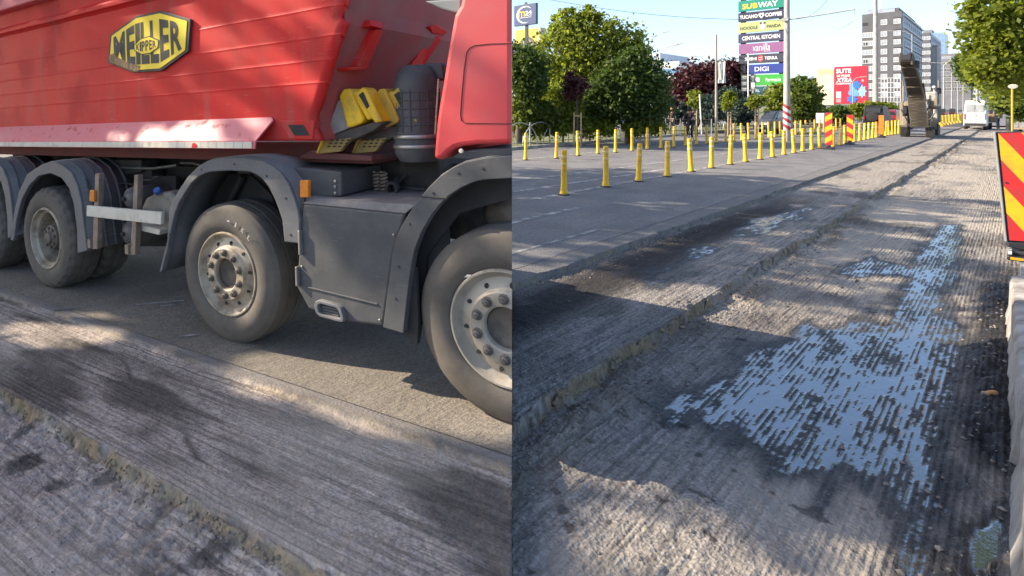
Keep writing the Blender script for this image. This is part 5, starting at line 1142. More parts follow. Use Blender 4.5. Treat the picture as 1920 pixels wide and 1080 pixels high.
# --- billboard: pale old poster and red poster
f = At(1578, 64); t = f.root('billboard', 'large two-part billboard, pale poster on the left and red poster on the right', 'billboard')
PALE = pm('faded_poster', (.62, .60, .42), (.60, .42, .30), .35, .7); pl = quad(f, t, 1530.5, 1563.5, 128, 197, 0, .25, PALE, 'pale_poster', .02); quad(f, pl, 1531, 1563, 128.5, 139, -.006, -.001, pmc('poster_lime', (.55, .62, .25)), 'top_band')
rd_ = quad(f, t, 1564.5, 1627, 125, 195, -.05, .25, pmc('poster_red', (.42, .02, .045)), 'red_poster', .02)
lettering(f, 0, rd_, 'SUTE', 1568, 1596, 129, 137.5, -.054, INK_W, .03); lettering(f, 0, rd_, 'DE PREMII', 1569, 1594, 140, 144.5, -.054, INK_W, .02, .15); lettering(f, 0, rd_, 'XTRA', 1568, 1597, 146, 154.5, -.054, INK_W, .03, .2); lettering(f, 0, rd_, 'CAMPANIE', 1567, 1596, 155.5, 158.5, -.054, INK_W, .02)
quad(f, rd_, 1568, 1577, 172, 183, -.06, -.051, INK_W, 'white_box'); quad(f, rd_, 1568, 1577, 184.5, 192, -.06, -.051, pmc('poster_dim', (.55, .25, .27)), 'small_print')
def splat(u, v, a, b, n_, y, mat, nm, ph=0):
    pts_ = []
    for k in range(2*n_):
        r = 1 if k % 2 == 0 else .68; g = math.pi*k/n_+ph; pts_.append((f.x(u+a*r*math.cos(g)), f.z(v+b*r*math.sin(g))))
    MB().prism(pts_, y-.01, y).build(nm, mat, rd_)
splat(1600, 172, 10, 22, 7, -.051, INK_LB, 'blue_splash', .3); splat(1616, 172, 9, 13, 8, -.0615, pmc('poster_ice', (.25, .42, .62)), 'pale_splash'); splat(1606, 160, 9, 9, 6, -.0725, INK_B, 'blue_splash', .8); splat(1617, 152, 3, 3, 6, -.051, pmc('poster_rose', (.6, .3, .32)), 'rose_dot'); splat(1598, 186, 11, 8, 7, -.0835, INK_B, 'blue_splash')
for u in (1540, 1612): MB().box(f.x(u)-.12, f.x(u)+.12, .26, .5, 0, f.z(130)).build('post', DARKM, t)
MB().box(f.x(1530), f.x(1627), -.2, .3, f.z(199), f.z(197.4)).build('ledge', DARKM, t)
# --- poles
f = At(1475.5, 27.46); t = f.root('concrete_pole', 'thick pale concrete pole with red and white stripes at its foot between the lanes', 'pole')
r0 = 6.6/f.k/st(1475)*1.0; MB().tube([(0, 0, 0), (0, 0, 9)], [r0*1.05, r0*.72], 20).build('shaft', POLEC, t, smooth=60)
za, zb_ = f.z(240), f.z(197)
for k in range(7):                                    # helical bands
    n = 20; mb = MB(); zz0 = za+(zb_-za)*k/7; h_ = (zb_-za)/7; vs_ = []
    for i in range(n+1):
        a = 2*math.pi*i/n; dz = -.14*math.cos(a); rr = r0*1.03+.012
        for q in (0, 1): vs_.append((rr*math.cos(a), rr*math.sin(a), zz0+h_*q+dz*.8))
    mb.add(vs_, [(2*i, 2*i+2, 2*i+3, 2*i+1) for i in range(n)]); mb.build('painted_band', SIGNW if k % 2 else pmc('band_red', (.42, .03, .04)), t, smooth=60)
mb = MB().tube([(0, 0, f.z(37)), (f.x(1538), -.1, f.z(34.5)), (f.x(1600), -.2, f.z(31))], .035, 8); mb.build('arm', GREYP, t, smooth=60)
MB().tube([(f.x(1598), -.2, f.z(31)), (f.x(1598), -.2, f.z(40))], .02, 6).build('insulator', GREYP, t); MB().box(f.x(1468), f.x(1480), -.22, -.12, f.z(40), f.z(34)).build('bracket', GREYP, t)
def lamp(label, u, Y, vtop, heads, r=.06, base_v=None, mat=GREYP, name='street_lamp', z=.0, vj=None):
    f = At(u, Y); t = f.root(name, label, 'street lamp'); MB().tube([(0, 0, z), (0, 0, f.z(vtop))], [r, r*.65], 10).build('pole', mat, t, smooth=60)
    for (uh, vh) in heads:
        top = Vector((0, 0, f.z(vtop)-.05)); e = Vector((f.x(uh), 0, f.z(vh))); md = top.lerp(e, .45); md.z = e.z-.25*(e.z-top.z)+.05
        MB().tube([top, md, e], [r*.6, r*.5, r*.4], 7).build('arm', mat, t, smooth=60); d = 1 if e.x > 0 else -1
        MB().prism([(e.x-d*.05, e.z-.04), (e.x+d*.55*Y/60, e.z+.02), (e.x+d*.55*Y/60, e.z+.08), (e.x, e.z+.06)], -.1, .1).build('lamp_head', GREYP, t, bevel=.01)
    return t
lamp('tall street lamp with four curved arms above the dark green tree', 1213, 62, 94, [(1187,66),(1200,63),(1222,69),(1243,64)])
lamp('street lamp with two curved arms right of the four armed one', 1231, 58, 105, [(1262,88),(1268,86)])
lamp('single armed street lamp left of the flag pole', 1326, 50, 118, [(1303,104)], .06)
lamp('small far twin street lamp between white building and plum tree', 1284, 120, 128, [(1278,125),(1290,125)], .08)
lamp('white lamp pole standing left of the pylon foot', 1403, 38, 100, [], .05, mat=WHITE)
lamp('very tall thick pale mast in front of the grey apartment block', 1641.5, 62, -8, [(1690,60)] if False else [], .26, mat=POLEC, name='mast')
lamp('arched single street lamp in front of the grey apartment block', 1710, 84, 64, [(1672,55)], .07)
lamp('thin lamp pole in front of the red poster', 1599, 60, 152, [(1613,145)], .05)
lamp('twin armed street lamp nearest, left of the van', 1769.5, 92, 122, [(1754,117),(1798,111)], .12)
lamp('second twin armed street lamp from the milling machine, left of the van', 1784.5, 118, 137, [(1775,135),(1794,133)], .13)
lamp('third twin armed street lamp from the milling machine', 1796, 140, 147, [(1788,145),(1810,143)], .12)
lamp('far street lamp just left of the van roof', 1806, 165, 155, [(1799,153)], .12)
f = At(1343, 31); t = f.root('flag_pole', 'thin brown pole carrying a white hanging banner', 'flag pole')
MB().tube([(0, 0, 0), (0, 0, f.z(65))], [.075, .045], 8).build('pole', pm('pole_brown', (.24, .2, .17), (.32, .28, .24), 2, .7), t, smooth=60)
MB().tube([(0, 0, f.z(114)), (f.x(1359), 0, f.z(114.5))], .018, 6).build('arm', GREYP, t); mb = MB(); N = 10; vs_ = []
for i in range(N+1):
    for k in range(9): vs_.append((f.x(1345.5)+(f.x(1360)-f.x(1345.5))*i/N, .05*math.sin(i*1.1+k*.35), f.z(116)+(f.z(156)-f.z(116))*k/8))
mb.add(vs_, [(i*9+k, i*9+k+1, (i+1)*9+k+1, (i+1)*9+k) for i in range(N) for k in range(8)]); mb.build('banner', WHITE, t, smooth=60)
mb = MB().prism([(f.x(1347), f.z(118)), (f.x(1350), f.z(118)), (f.x(1354), f.z(150)), (f.x(1348), f.z(150))], -.075, -.065).build('banner_print', INK_G, t)
f = At(1898, 17); t = f.root('bus_stop_sign', 'yellow pole with a small white oval plate under the right street trees', 'sign')
MB().tube([(0, 0, 0), (0, 0, f.z(160))], .026, 10).build('pole', pm('pole_mustard', (.42, .33, .035), (.35, .27, .04), 4, .6), t, smooth=60); disc(f, t, 1899, 162, 9.5, -.05, pm('plate_cream', (.5, .46, .36)), 'plate', 4.2); quad(f, t, 1893, 1905, 161, 163, -.08, -.0705, INK_G, 'text_line')
f = At(1266, 33.5); 
f = At(1264-.5, 33); 
lp_ = At(1265, 32); 
t = f.root('white_post', 'leaning thin white post left of the cyclist', 'post', z=.08); MB().tube([(f.x(1315), 0, 0), (f.x(1311), 0, f.z(180))], .035, 7).build('post', WHITE, t)
f = At(1168, 27); t = f.root('poster_stand', 'blue and orange poster stand under the dark green tree', 'poster stand', z=.08)
p_ = quad(f, t, 1160, 1176, 206, 232, 0, .08, INK_LB, 'poster', .01); quad(f, p_, 1161, 1175, 212, 226, -.006, -.001, SIGNO, 'orange_print'); disc(f, p_, 1169, 219, 4, -.0065, INK_W, 'white_print', 4.5, t=.004); MB().box(f.x(1163), f.x(1173), .02, .06, -.08, f.z(232)-.08).build('foot', GREYP, t)
for ch in t.children: ch.location.z -= 0
f = At(1188, 26.5); t = f.root('leaning_plate', 'white plate leaning at the fence beside the poster stand', 'plate', z=.08); MB().prism([(f.x(1185), .25), (f.x(1189), .25), (f.x(1193), 1.0), (f.x(1189), 1.0)], 0, .03).build('plate', WHITE, t)
f = At(1534, 50); t = f.root('white_box', 'white cabinet left of the striped boards under the billboard', 'cabinet'); MB().box(f.x(1530), f.x(1545), 0, .5, f.z(231), f.z(212)).build('cabinet', WHITE, t, bevel=.02); MB().box(f.x(1531), f.x(1532), .1, .4, 0, f.z(231)).box(f.x(1543), f.x(1544), .1, .4, 0, f.z(231)).build('leg', DARKM, t)['kind'] = 'stuff'
# overhead wires
WIRE = pm('wire', (.12, .12, .12), None, 4, .6)
for (a, b, lab) in (((1000, -6, 30), (1475, 38, 27.5), 'overhead tram wire running from the concrete pole up to the left'), ((1560, -10, 26), (1485, 36, 27.5), 'short overhead wire rising right of the concrete pole'), ((1599, 40, 27.3), (1560, 48, 60), 'overhead contact wire hanging from the arm of the concrete pole')):
    p, q = AT(*a), AT(*b); mb = MB(); mb.tube([p.lerp(q, i/10)-Vector((0, 0, .35*math.sin(math.pi*i/10))) for i in range(11)], .012, 5); o = mb.build('overhead_wire', WIRE); tag(o, lab, 'wire')

# ================================================================== BUILDINGS
FASC = pm('facade_grey', (.105, .105, .115), (.085, .085, .095), .4, .7); FASW = pm('facade_pale', (.42, .45, .50), (.36, .39, .44), .3, .6); FASB = pm('facade_blue', (.22, .33, .48), (.18, .28, .42), .4, .3); FASS = pm('facade_slab', (.20, .20, .22), (.16, .16, .175), .3, .7); WHB = pm('facade_white', (.62, .63, .64), (.55, .56, .58), .3, .6); DARKW = pm('recess_dark', (.03, .03, .035), None, 3, .6)
def wgrid(parent, M, cells, w_, h_, proto=None, fr=FRAMEW, gl=GLASS, mull=2):
    """cells: list of (a,z) centres in facade coordinates, facade plane mapped by M (a, out, z)"""
    if proto is None:
        mb = MB(); e = .10*min(w_, h_)
        mb.box(-w_/2, w_/2, -.10, .02, -h_/2, -h_/2+e).box(-w_/2, w_/2, -.10, .02, h_/2-e, h_/2).box(-w_/2, -w_/2+e, -.10, .02, -h_/2+e, h_/2-e).box(w_/2-e, w_/2, -.10, .02, -h_/2+e, h_/2-e)
        for i in range(1, mull): mb.box(-w_/2+w_*i/mull-e*.35, -w_/2+w_*i/mull+e*.35, -.08, .01, -h_/2+e, h_/2-e)
        proto = (mb, MB().box(-w_/2+e*.3, w_/2-e*.3, -.04, .03, -h_/2+e*.3, h_/2-e*.3)); a = proto[0].build('window', fr, parent); b = proto[1].build('pane', gl, a); src = [a, b]; first = True
    for i, (x, z) in enumerate(cells):
        if i == 0: o = src[0]
        else:
            o = bpy.data.objects.new('window', src[0].data); COL.objects.link(o); o.parent = parent
            p = bpy.data.objects.new('pane', src[1].data); COL.objects.link(p); p.parent = o
        o.matrix_local = M @ Matrix.Translation((x, 0, z))
BRIGHT = pm('window_sky_sheen', (.36, .39, .43), (.22, .25, .29), .8, .2)  # pale pane colour stands for sky reflected in the glass
# grey apartment block
f = At(1653, 200); k_ = f.k; t = f.root('apartment_block', 'tall dark grey apartment block with white windows and pale street side', 'building')
xa_, xb_ = f.x(1616), f.x(1690.5); ht = f.z(24); dp = 62
MB().box(xa_, xb_, 0, dp, 0, ht).build('wall', FASC, t); MB().box(xa_+1.2, xb_-1, 3, dp-10, ht, f.z(15)).build('roof_storey', FASC, t); MB().box(xa_+1.2, xb_-2, 2.9, 2.98, ht+.3, ht+1.6).build('roof_glazing', BRIGHT, t)
MB().box(xb_+.003, xb_+.35, .4, dp, 1, ht-.6).build('side_cladding', FASW, t)
rows = [42, 64, 80, 97, 113, 128, 144, 161, 176]
I4 = Matrix.Identity(4); wpx = lambda p: p/(k_*st(1650))
wgrid(t, I4 @ Matrix.Translation((0, 0, 0)), [(f.x(1657.5), f.z(v)) for v in rows], wpx(12), 1.9 if True else 0, fr=FRAMEW, gl=BRIGHT)
wgrid(t, I4, [(f.x(1627.5), f.z(v)) for v in rows[1:]], wpx(21), 1.9, gl=BRIGHT, mull=4)
wgrid(t, I4, [(f.x(1682), f.z(v)) for v in rows], wpx(13), 1.8, gl=BRIGHT, mull=3)
for i, v in enumerate(rows):
    MB().box(f.x(1676 if i % 2 else 1675), xb_+.02, -.06, .02, f.z(v-7), f.z(v-4)).build('balcony_shade', DARKW, t)  # dark boxes on the wall stand for the shade in balcony recesses
    if i % 2 == 0: MB().box(f.x(1616.3), f.x(1627), -.05, .02, f.z(v-2), f.z(v+4)).build('balcony_shade', DARKW, t)
MR = Matrix.Translation((xb_+.36, 0, 0)) @ Matrix.Rotation(R_(90), 4, 'Z')
wgrid(t, MR, [(4+i*6.6, f.z(v)-.3) for v in rows for i in range(9)], 2.6, 2.0, gl=GLASS, mull=2)
for i, v in enumerate(rows): MB().box(xb_+.36, xb_+.9, 1, dp, f.z(v)+1.6, f.z(v)+1.9).build('floor_band', FRAMEW, t)
MB().box(f.x(1645), f.x(1648.5), 4, 4.3, ht, ht+12).build('roof_mast', FRAMEW, t)
# neighbour along the street
f = At(1730, 262); t = f.root('apartment_block', 'second lower grey block behind the tall one with pale bands along the street', 'building')
q0, q1 = f.x(1700), f.x(1744); h2 = f.z(62); MB().box(q0, q1, 0, 55, 0, h2).build('wall', FASC, t); MB().box(q1+.003, q1+.3, .5, 55, 1, h2-.5).build('side_cladding', FASW, t)
rows2 = [72+i*13.5 for i in range(8)]
wgrid(t, I4, [(f.x(u), f.z(v)) for v in rows2 for u in (1706, 1718, 1730, 1740)], 1.6, 1.7, gl=BRIGHT)
wgrid(t, Matrix.Translation((q1+.31, 0, 0)) @ Matrix.Rotation(R_(90), 4, 'Z'), [(4+i*7, f.z(v)) for v in rows2 for i in range(7)], 3.2, 1.9, gl=GLASS)
f = At(1746, 380); t = f.root('glass_tower', 'blue glass office tower rising behind the grey blocks', 'building')
q0, q1, h3 = f.x(1722), f.x(1771), f.z(62); MB().box(q0, q1, 0, 30, 0, h3).build('wall', FASB, t); MB().box(q0+2, q1-6, 3, 20, h3, f.z(55)).build('roof_storey', FASS, t)
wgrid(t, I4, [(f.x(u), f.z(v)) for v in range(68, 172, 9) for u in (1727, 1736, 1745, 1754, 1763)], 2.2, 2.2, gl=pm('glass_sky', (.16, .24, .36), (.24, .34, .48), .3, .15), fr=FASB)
MB().tube([(f.x(1742), 10, h3), (f.x(1742), 10, f.z(22))], [.5, .1], 6).build('antenna', GREYP, t)
f = At(1788, 300); t = f.root('slab_block', 'long dull grey office slab with a pale window band near the trees', 'building')
q0, q1, h4 = f.x(1757), f.x(1820), f.z(100); MB().box(q0, q1, 0, 22, 0, h4).build('wall', FASS, t)
wgrid(t, I4, [(f.x(u), f.z(v)) for v in (108, 119, 131, 143, 155, 167) for u in (1763, 1772, 1781, 1790, 1799, 1808)], 2.4, 1.5, gl=BRIGHT if False else GLASS)
MB().box(q0+.5, q1-.5, -.15, -.05, f.z(110), f.z(106)).build('window_band', BRIGHT, t)
f = At(1752, 235); t = f.root('concrete_shaft', 'pale beige tower block edge behind the milling machine', 'building'); MB().box(f.x(1746), f.x(1757), 0, 12, 0, f.z(88)).build('wall', pm('facade_beige', (.42, .38, .33), (.36, .33, .28), .4, .8), t); MB().box(f.x(1749.5), f.x(1752), -.1, -.003, 2, f.z(92)).build('pilaster', FASW, t); MB().box(f.x(1747), f.x(1756), 2, 9, f.z(88), f.z(84)).build('roof_box', FASS, t)
f = At(1232, 150); t = f.root('office_building', 'low white office building with blue glass strip beyond the green trees', 'building')
MB().box(f.x(1222), f.x(1273), 0, 25, 0, f.z(117)).build('wall', WHB, t); MB().box(f.x(1190), f.x(1226), 4, 25, 0, f.z(97)).build('taller_wing', WHB, t)
wgrid(t, I4, [(f.x(u), f.z(v)) for v in (135, 155) for u in (1231, 1241, 1251, 1261, 1269)], 1.25, 1.5, gl=pm('glass_blue', (.10, .26, .44), (.06, .16, .32), .6, .15), fr=pmc('frame_blue', (.2, .36, .5)))
wgrid(t, Matrix.Translation((0, 4, 0)), [(f.x(1209), f.z(105)), (f.x(1218), f.z(105))], 1.2, 1.0, gl=pm('glass_blue', (.1, .26, .44)))
f = At(1790, 330); t = f.root('far_building', 'small pale far building at the end of the street', 'building'); MB().box(f.x(1800), f.x(1832), 0, 20, 0, f.z(165)).build('wall', pm('facade_far', (.45, .42, .38), (.4, .38, .35), .3, .8), t); wgrid(t, I4, [(f.x(u), f.z(v)) for v in (172, 182, 192) for u in (1804, 1811, 1818, 1825)], 1.4, 1.6)
f = At(1657, 150); t = f.root('scaffold', 'pale scaffold of bars before the lower floors of the grey block', 'scaffold')
for i in range(9):
    u = 1640+i*6; MB().box(f.x(u)-.06, f.x(u)+.06, 0, .12, 0, f.z(146)).build('standard', FRAMEW, t)
for k in range(6): MB().box(f.x(1640), f.x(1688), -.06, -.002, f.z(147+k*9), f.z(146+k*9)).build('ledger', FRAMEW, t)

# ================================================================== VEHICLES
def vehicle(name, label, u, vb, wpx, prof, glassz, L_, paint, z=0.0, rear=True, group=None, spare=False, lights=True, winprof=None, W=None):
    """prof: side outline (y,z) with y=0 at the face seen by the camera"""
    Y = base_depth(vb, z); f = At(u, Y); t = f.root(name, label, 'van' if 'van' in name else 'car', group, z); w_ = W or wpx/(f.k*st(u))
    n = len(prof); mb = MB(); ins = []
    zmin, zmax = min(p[1] for p in prof), max(p[1] for p in prof)
    for sgn in (-1, 1):
        for y, zz in prof:
            k = max(0, (zz-.95)/(zmax-.95+1e-6)) if glassz else 0; mb.v.append((sgn*w_/2*(1-.16*k), y, zz))
    mb.f = [tuple(range(n)), tuple(range(2*n-1, n-1, -1))]+[(i, n+i, n+(i+1) % n, (i+1) % n) for i in range(n)]; mb.mi = [0]*len(mb.f)
    body = mb.build('body', paint, t, bevel=.05, seg=3)
    ym, yM = min(p[0] for p in prof), max(p[0] for p in prof); rw = .33
    for y in (ym+.75, yM-.8):
        for sgn in (-1, 1):
            x = sgn*(w_/2-.10); wl = MB().lathe([(.0, -.09), (.2, -.10), (rw-.03, -.10), (rw, -.06), (rw, .06), (rw-.03, .10), (.2, .10), (0, .09)], 24, 'x', (x, y, rw)).build('wheel', TYRE, t, smooth=40)
            MB().lathe([(0, .105*sgn), (.19, .103*sgn), (.2, .09*sgn)], 20, 'x', (x, y, rw)).build('rim', GREYP, wl, smooth=40)
    return t, f, w_, body
def face_box(t, x0, x1, z0, z1, y, mat, name, th=.02, bevel=.0, parent=None): return MB().box(x0, x1, y-th, y, z0, z1).build(name, mat, parent or t, bevel=bevel)
REDL = pm('tail_lamp', (.5, .02, .02), None, 9, .25); HEADL = pm('head_lamp', (.7, .7, .68), None, 9, .15)
# white van, seen from behind
VW = pm('van_white', (.72, .72, .71), (.66, .66, .65), 2, .35)
prof = [(0.05,.35),(0,.55),(0,1.35),(.10,2.3),(.25,2.42),(3.6,2.38),(4.3,1.55),(5.2,1.25),(5.35,.9),(5.35,.35)]
prof = [(y*.9, zz*.96) for y, zz in prof]
t, f, w_, body = vehicle('white_van', 'white delivery van seen from behind standing on the milled lane', 1828, 244.5, 44, prof, True, 5, VW, -.15)
for s_ in (-1, 1):
    face_box(t, min(s_*.04, s_*w_*.37), max(s_*.04, s_*w_*.37), 1.42, 2.02, -.012+.05, pm('van_pane', (.42, .42, .41), (.30, .31, .31), 3, .2), 'rear_window', .05); face_box(t, s_*w_*.44-.03, s_*w_*.44+.03, .85, 1.3, -.001, REDL, 'tail_lamp', .03)
face_box(t, -.008, .008, .5, 2.1, -.001, INK_G, 'door_gap', .012); face_box(t, -w_*.46, w_*.46, .36, .56, .0, pm('bumper_black', (.04, .04, .04), None, 5, .6), 'bumper', .10, .02); face_box(t, -.16, .16, .64, .74, -.001, SIGNW, 'number_plate', .02); face_box(t, .06, .08, 1.1, 1.2, -.001, DARKM, 'door_handle', .03)
# black off-roader with spare wheel, from behind
prof = [(0,.4),(0,1.0),(.12,1.7),(.3,1.78),(2.6,1.72),(3.2,1.1),(4.2,1.0),(4.3,.4)]
CARK = pm('car_black', (.010, .010, .012), (.014, .014, .016), 2, .5, spec=.25)
t, f, w_, body = vehicle('offroad_car', 'black off-road car seen from behind with its spare wheel on the door', 1637, 246, 40, prof, True, 4, CARK)
MB().lathe([(0, -.20), (.18, -.19), (.31, -.17), (.33, -.12), (.33, 0), (0, 0)], 28, 'y', (0, 0, 1.0)).build('spare_wheel', TYRE, t, smooth=40); face_box(t, -w_*.34, w_*.34, 1.28, 1.62, .04, GLASS, 'rear_window', .02)
for s_ in (-1, 1): face_box(t, s_*w_*.43-.03, s_*w_*.43+.03, .8, 1.05, -.001, REDL, 'tail_lamp', .03)
face_box(t, -w_*.48, w_*.48, .38, .55, 0, DARKM, 'bumper', .1, .02)
# grey hatchback coming towards us
prof = [(0.1,.3),(0,.5),(.05,.72),(.9,.92),(1.7,1.42),(2.9,1.46),(3.7,1.0),(3.85,.5),(3.8,.3)]
CARG = pm('car_grey', (.10, .115, .14), (.08, .09, .11), 2, .3, .3)
t, f, w_, body = vehicle('hatchback', 'grey hatchback facing the camera beyond the far bollards', 1424, 252, 27, prof, True, 4, CARG)
t.rotation_euler.z = RZ+R_(-8); face_box(t, -w_*.34, w_*.34, .44, .60, .05, DARKM, 'grille', .06)
for s_ in (-1, 1): face_box(t, s_*w_*.40-.09, s_*w_*.40+.09, .60, .72, .06, HEADL, 'headlight', .07, .01); MB().box(s_*w_*.5-.05, s_*w_*.5+.05, 1.35, 1.5, .92, 1.02).build('mirror', CARG, t, bevel=.02)
MB().add([(-w_*.44, .96, .985), (w_*.44, .96, .985), (w_*.38, 1.66, 1.425), (-w_*.38, 1.66, 1.425)], [(0, 1, 2, 3)]).build('windscreen', GLASS, t, solid=.012)
for s_ in (-1, 1):
    MB().add([(s_*w_*.502, 1.45, 1.0), (s_*w_*.50, 3.3, 1.03), (s_*w_*.452, 2.85, 1.37), (s_*w_*.452, 1.8, 1.37)], [(0, 1, 2, 3)]).build('side_window', GLASS, t, solid=.02)
face_box(t, -.2, .2, .36, .43, .045, SIGNW, 'number_plate', .05)
# distant cars
for (u, v, wp, c, lab) in ((1668, 240, 24, (.25, .02, .03), 'dark red car half hidden behind the milling machine'), (1288, 240, 22, (.20, .20, .21), 'small grey car parked behind the mesh fence'), (1766, 224, 14, (.03, .03, .035), 'dark car behind the yellow barriers, left one'), (1785, 222.5, 13, (.035, .03, .03), 'dark car behind the yellow barriers, right one'), (1700, 236, 20, (.30, .30, .31), 'silver car behind the conveyor of the milling machine')):
    prof = [(0,.35),(0,.95),(.5,1.42),(2.4,1.46),(3.1,.95),(4,.85),(4.05,.35)]
    t, f, w_, body = vehicle('passenger_car', lab, u, v, wp, prof, True, 4, pm('car_%s' % lab.split()[0]+str(u)[-2:].replace('0', 'o').replace('1', 'i'), c, None, 2, .3)); face_box(t, -w_*.36, w_*.36, 1.0, 1.32, .1, GLASS, 'rear_window', .02)
    for s_ in (-1, 1): face_box(t, s_*w_*.43-.05, s_*w_*.43+.05, .75, .9, -.001, REDL, 'tail_lamp', .03)

# ================================================================== MILLING MACHINE
BEI = pm('machine_beige', (.30, .255, .185), (.22, .185, .135), 2, .6, dirt=(.18, .14, .10), dscale=2.5, dlo=.45, dhi=.65); BELT = pm('conveyor_belt', (.022, .019, .016), (.04, .033, .027), 4, .85); CONV = pm('conveyor_dust', (.135, .11, .08), (.085, .07, .052), 3, .8, dirt=(.07, .055, .04), dscale=3)
MWH = pm('machine_white', (.44, .42, .38), (.33, .31, .28), 2, .55, dirt=(.25, .21, .16), dscale=3)
Ym = 31.6; f = At(1720, Ym); t = f.root('milling_machine', 'dusty beige road milling machine with its conveyor raised towards the camera', 'machine')
def mx(u): return f.x(u)
for (ua, ub, y0, y1) in ((1690, 1703, -.6, 1.0), (1737, 1750, -.6, 1.0), (1676, 1686, 3.2, 4.8), (1737, 1749, 3.2, 4.8)):
    x0, x1 = mx(ua), mx(ub); h_ = .62; mb = MB().prism([(y0, .12), (y0+.12, 0), (y1-.12, 0), (y1, .12), (y1, h_-.14), (y1-.16, h_), (y0+.16, h_), (y0, h_-.14)], x0, x1, 'x'); tr = mb.build('track', CONV, t, bevel=.02)
    for i in range(6): MB().box(x0-.01, x1+.01, y0-.035, y0-.002, .06+i*.09, .11+i*.09).build('track_pad', BELT, tr)
    MB().box((x0+x1)/2-.10, (x0+x1)/2+.10, (y0+y1)/2-.2, (y0+y1)/2+.2, h_, 1.15).build('leg_column', BEI, t, bevel=.02)
MB().box(mx(1686), mx(1752), .5, 4.2, .75, f.z(198)).build('hull', CONV, t, bevel=.06)
MB().box(mx(1727), mx(1756), .3, 3.0, f.z(200)+.003, f.z(172)).build('engine_cover', MWH, t, bevel=.08)
MB().box(mx(1729), mx(1742), .25, .297, f.z(196), f.z(178)).build('cover_panel', MWH, t, bevel=.02)
MB().box(mx(1690), mx(1727), 1.0, 4, f.z(200)+.003, f.z(190)).build('deck', BEI, t, bevel=.03)
MB().tube([(mx(1751), .5, f.z(172)), (mx(1751), .5, f.z(166)), (mx(1749), .35, f.z(163))], .075, 10).build('exhaust', GREYP, t, smooth=60); MB().lathe([(.1, 0), (.13, .03), (.13, .3), (.1, .34), (0, .34)], 16, 'z', (mx(1757), .6, f.z(176))).build('air_filter', DARKM, t, smooth=40)
for (ua, ub, va, vb) in ((1733, 1739, 208, 228), (1741, 1747, 205, 222), (1748, 1756, 205, 226)): MB().box(mx(ua), mx(ub), .42, .497, f.z(vb), f.z(va)).build('side_panel', (BEI, DARKM, MWH)[(ua) % 3], t, bevel=.02)
MB().box(mx(1735), mx(1750), -.05, .45, f.z(238), f.z(230)).build('front_beam', DARKM, t, bevel=.03)
mb = MB(); mb.tube([(mx(1738), .2, f.z(200)), (mx(1736), -.1, f.z(214)), (mx(1740), 0, f.z(230))], .04, 6); mb.build('hydraulic_hose', DARKM, t, smooth=60)
for u in (1692, 1700): MB().tube([(mx(u), .6, f.z(192)), (mx(u), .6, f.z(160))], .025, 6).build('handrail', BEI, t)
# conveyor: lower part near the machine, upper boom leaning to the camera
def beam(name, pts, wds, th, mat, parent): 
    mb = MB(); vs_ = []
    for (p, w_) in zip(pts, wds):
        p = Vector(p)
        for (dx_, dz_) in ((-w_/2, 0), (w_/2, 0), (w_/2, 1), (-w_/2, 1)): vs_.append(p+Vector((dx_, th*dz_*.55, th*dz_*.8)))
    n = len(pts); mb.add(vs_, [(i*4+k, i*4+(k+1) % 4, (i+1)*4+(k+1) % 4, (i+1)*4+k) for i in range(n-1) for k in range(4)]+[(3, 2, 1, 0), (4*n-4, 4*n-3, 4*n-2, 4*n-1)]); return mb.build(name, mat, parent, bevel=.012)
inv = t.matrix_basis.inverted() if False else (Matrix.Translation(f.p) @ Matrix.Rotation(RZ, 4, 'Z')).inverted()
def loc(u, v, Y): return inv @ AT(u, v, Y)
A0, A1, A2, A3 = loc(1724, 239, 31.0), loc(1717, 184, 30.2), loc(1713, 160, 29.4), loc(1699, 111, 27.6)
def wx(px, u, Y): return px/(F/Y*st(u))
lowc = beam('lower_conveyor', [A0, A1], [wx(33, 1722, 31), wx(32, 1718, 30)], .35, BEI, t)
upc = beam('conveyor_boom', [A1+Vector((0, -.03, .02)), A2, A3], [wx(32, 1718, 30), wx(30, 1712, 29), wx(27, 1700, 27.6)], .30, CONV, t)
for i in range(9):
    k = (i+.5)/9; p = A0.lerp(A1, k); w_ = wx(27, 1720, 30.5); MB().box(p.x-w_/2, p.x+w_/2, p.y-.02, p.y+.03, p.z-.018, p.z+.018).build('conveyor_rib', CONV, lowc)
pb = [A1.lerp(A2, .3), A2, A2.lerp(A3, .8)]; beam('belt', [p+Vector((0, -.05, -.01)) for p in pb], [wx(25, 1717, 30), wx(24, 1712, 29), wx(21, 1703, 28)], .03, BELT, upc)
for kk_ in (.05, .3, .55, .8):
    p = A1.lerp(A3, kk_); w_ = wx(26-2*kk_, 1710, 29); MB().box(p.x-w_/2, p.x+w_/2, p.y-.10, p.y-.06, p.z-.03, p.z+.04).build('cross_member', CONV, upc, bevel=.01)
hd = A3; w_ = wx(26, 1699, 27.6); hx = MB().box(hd.x-w_/2, hd.x-w_/2+.06, hd.y-.25, hd.y+.35, hd.z-.28, hd.z+.26).box(hd.x+w_/2-.06, hd.x+w_/2, hd.y-.25, hd.y+.35, hd.z-.28, hd.z+.26); hx.build('boom_head', CONV, upc)['kind'] = 'stuff'
MB().prism([(hd.x-w_/2+.062, hd.z-.05), (hd.x+w_/2-.062, hd.z-.05), (hd.x+w_/2-.062, hd.z+.34), (hd.x+w_*.2, hd.z+.22), (hd.x-w_*.2, hd.z+.22), (hd.x-w_/2+.062, hd.z+.34)], hd.y-.30, hd.y+.3).build('head_mouth', DARKW, upc); MB().tube([(hd.x-w_/2+.065, hd.y-.16, hd.z-.1), (hd.x+w_/2-.065, hd.y-.16, hd.z-.1)], .11, 14).build('head_drum', BELT, upc, smooth=60)
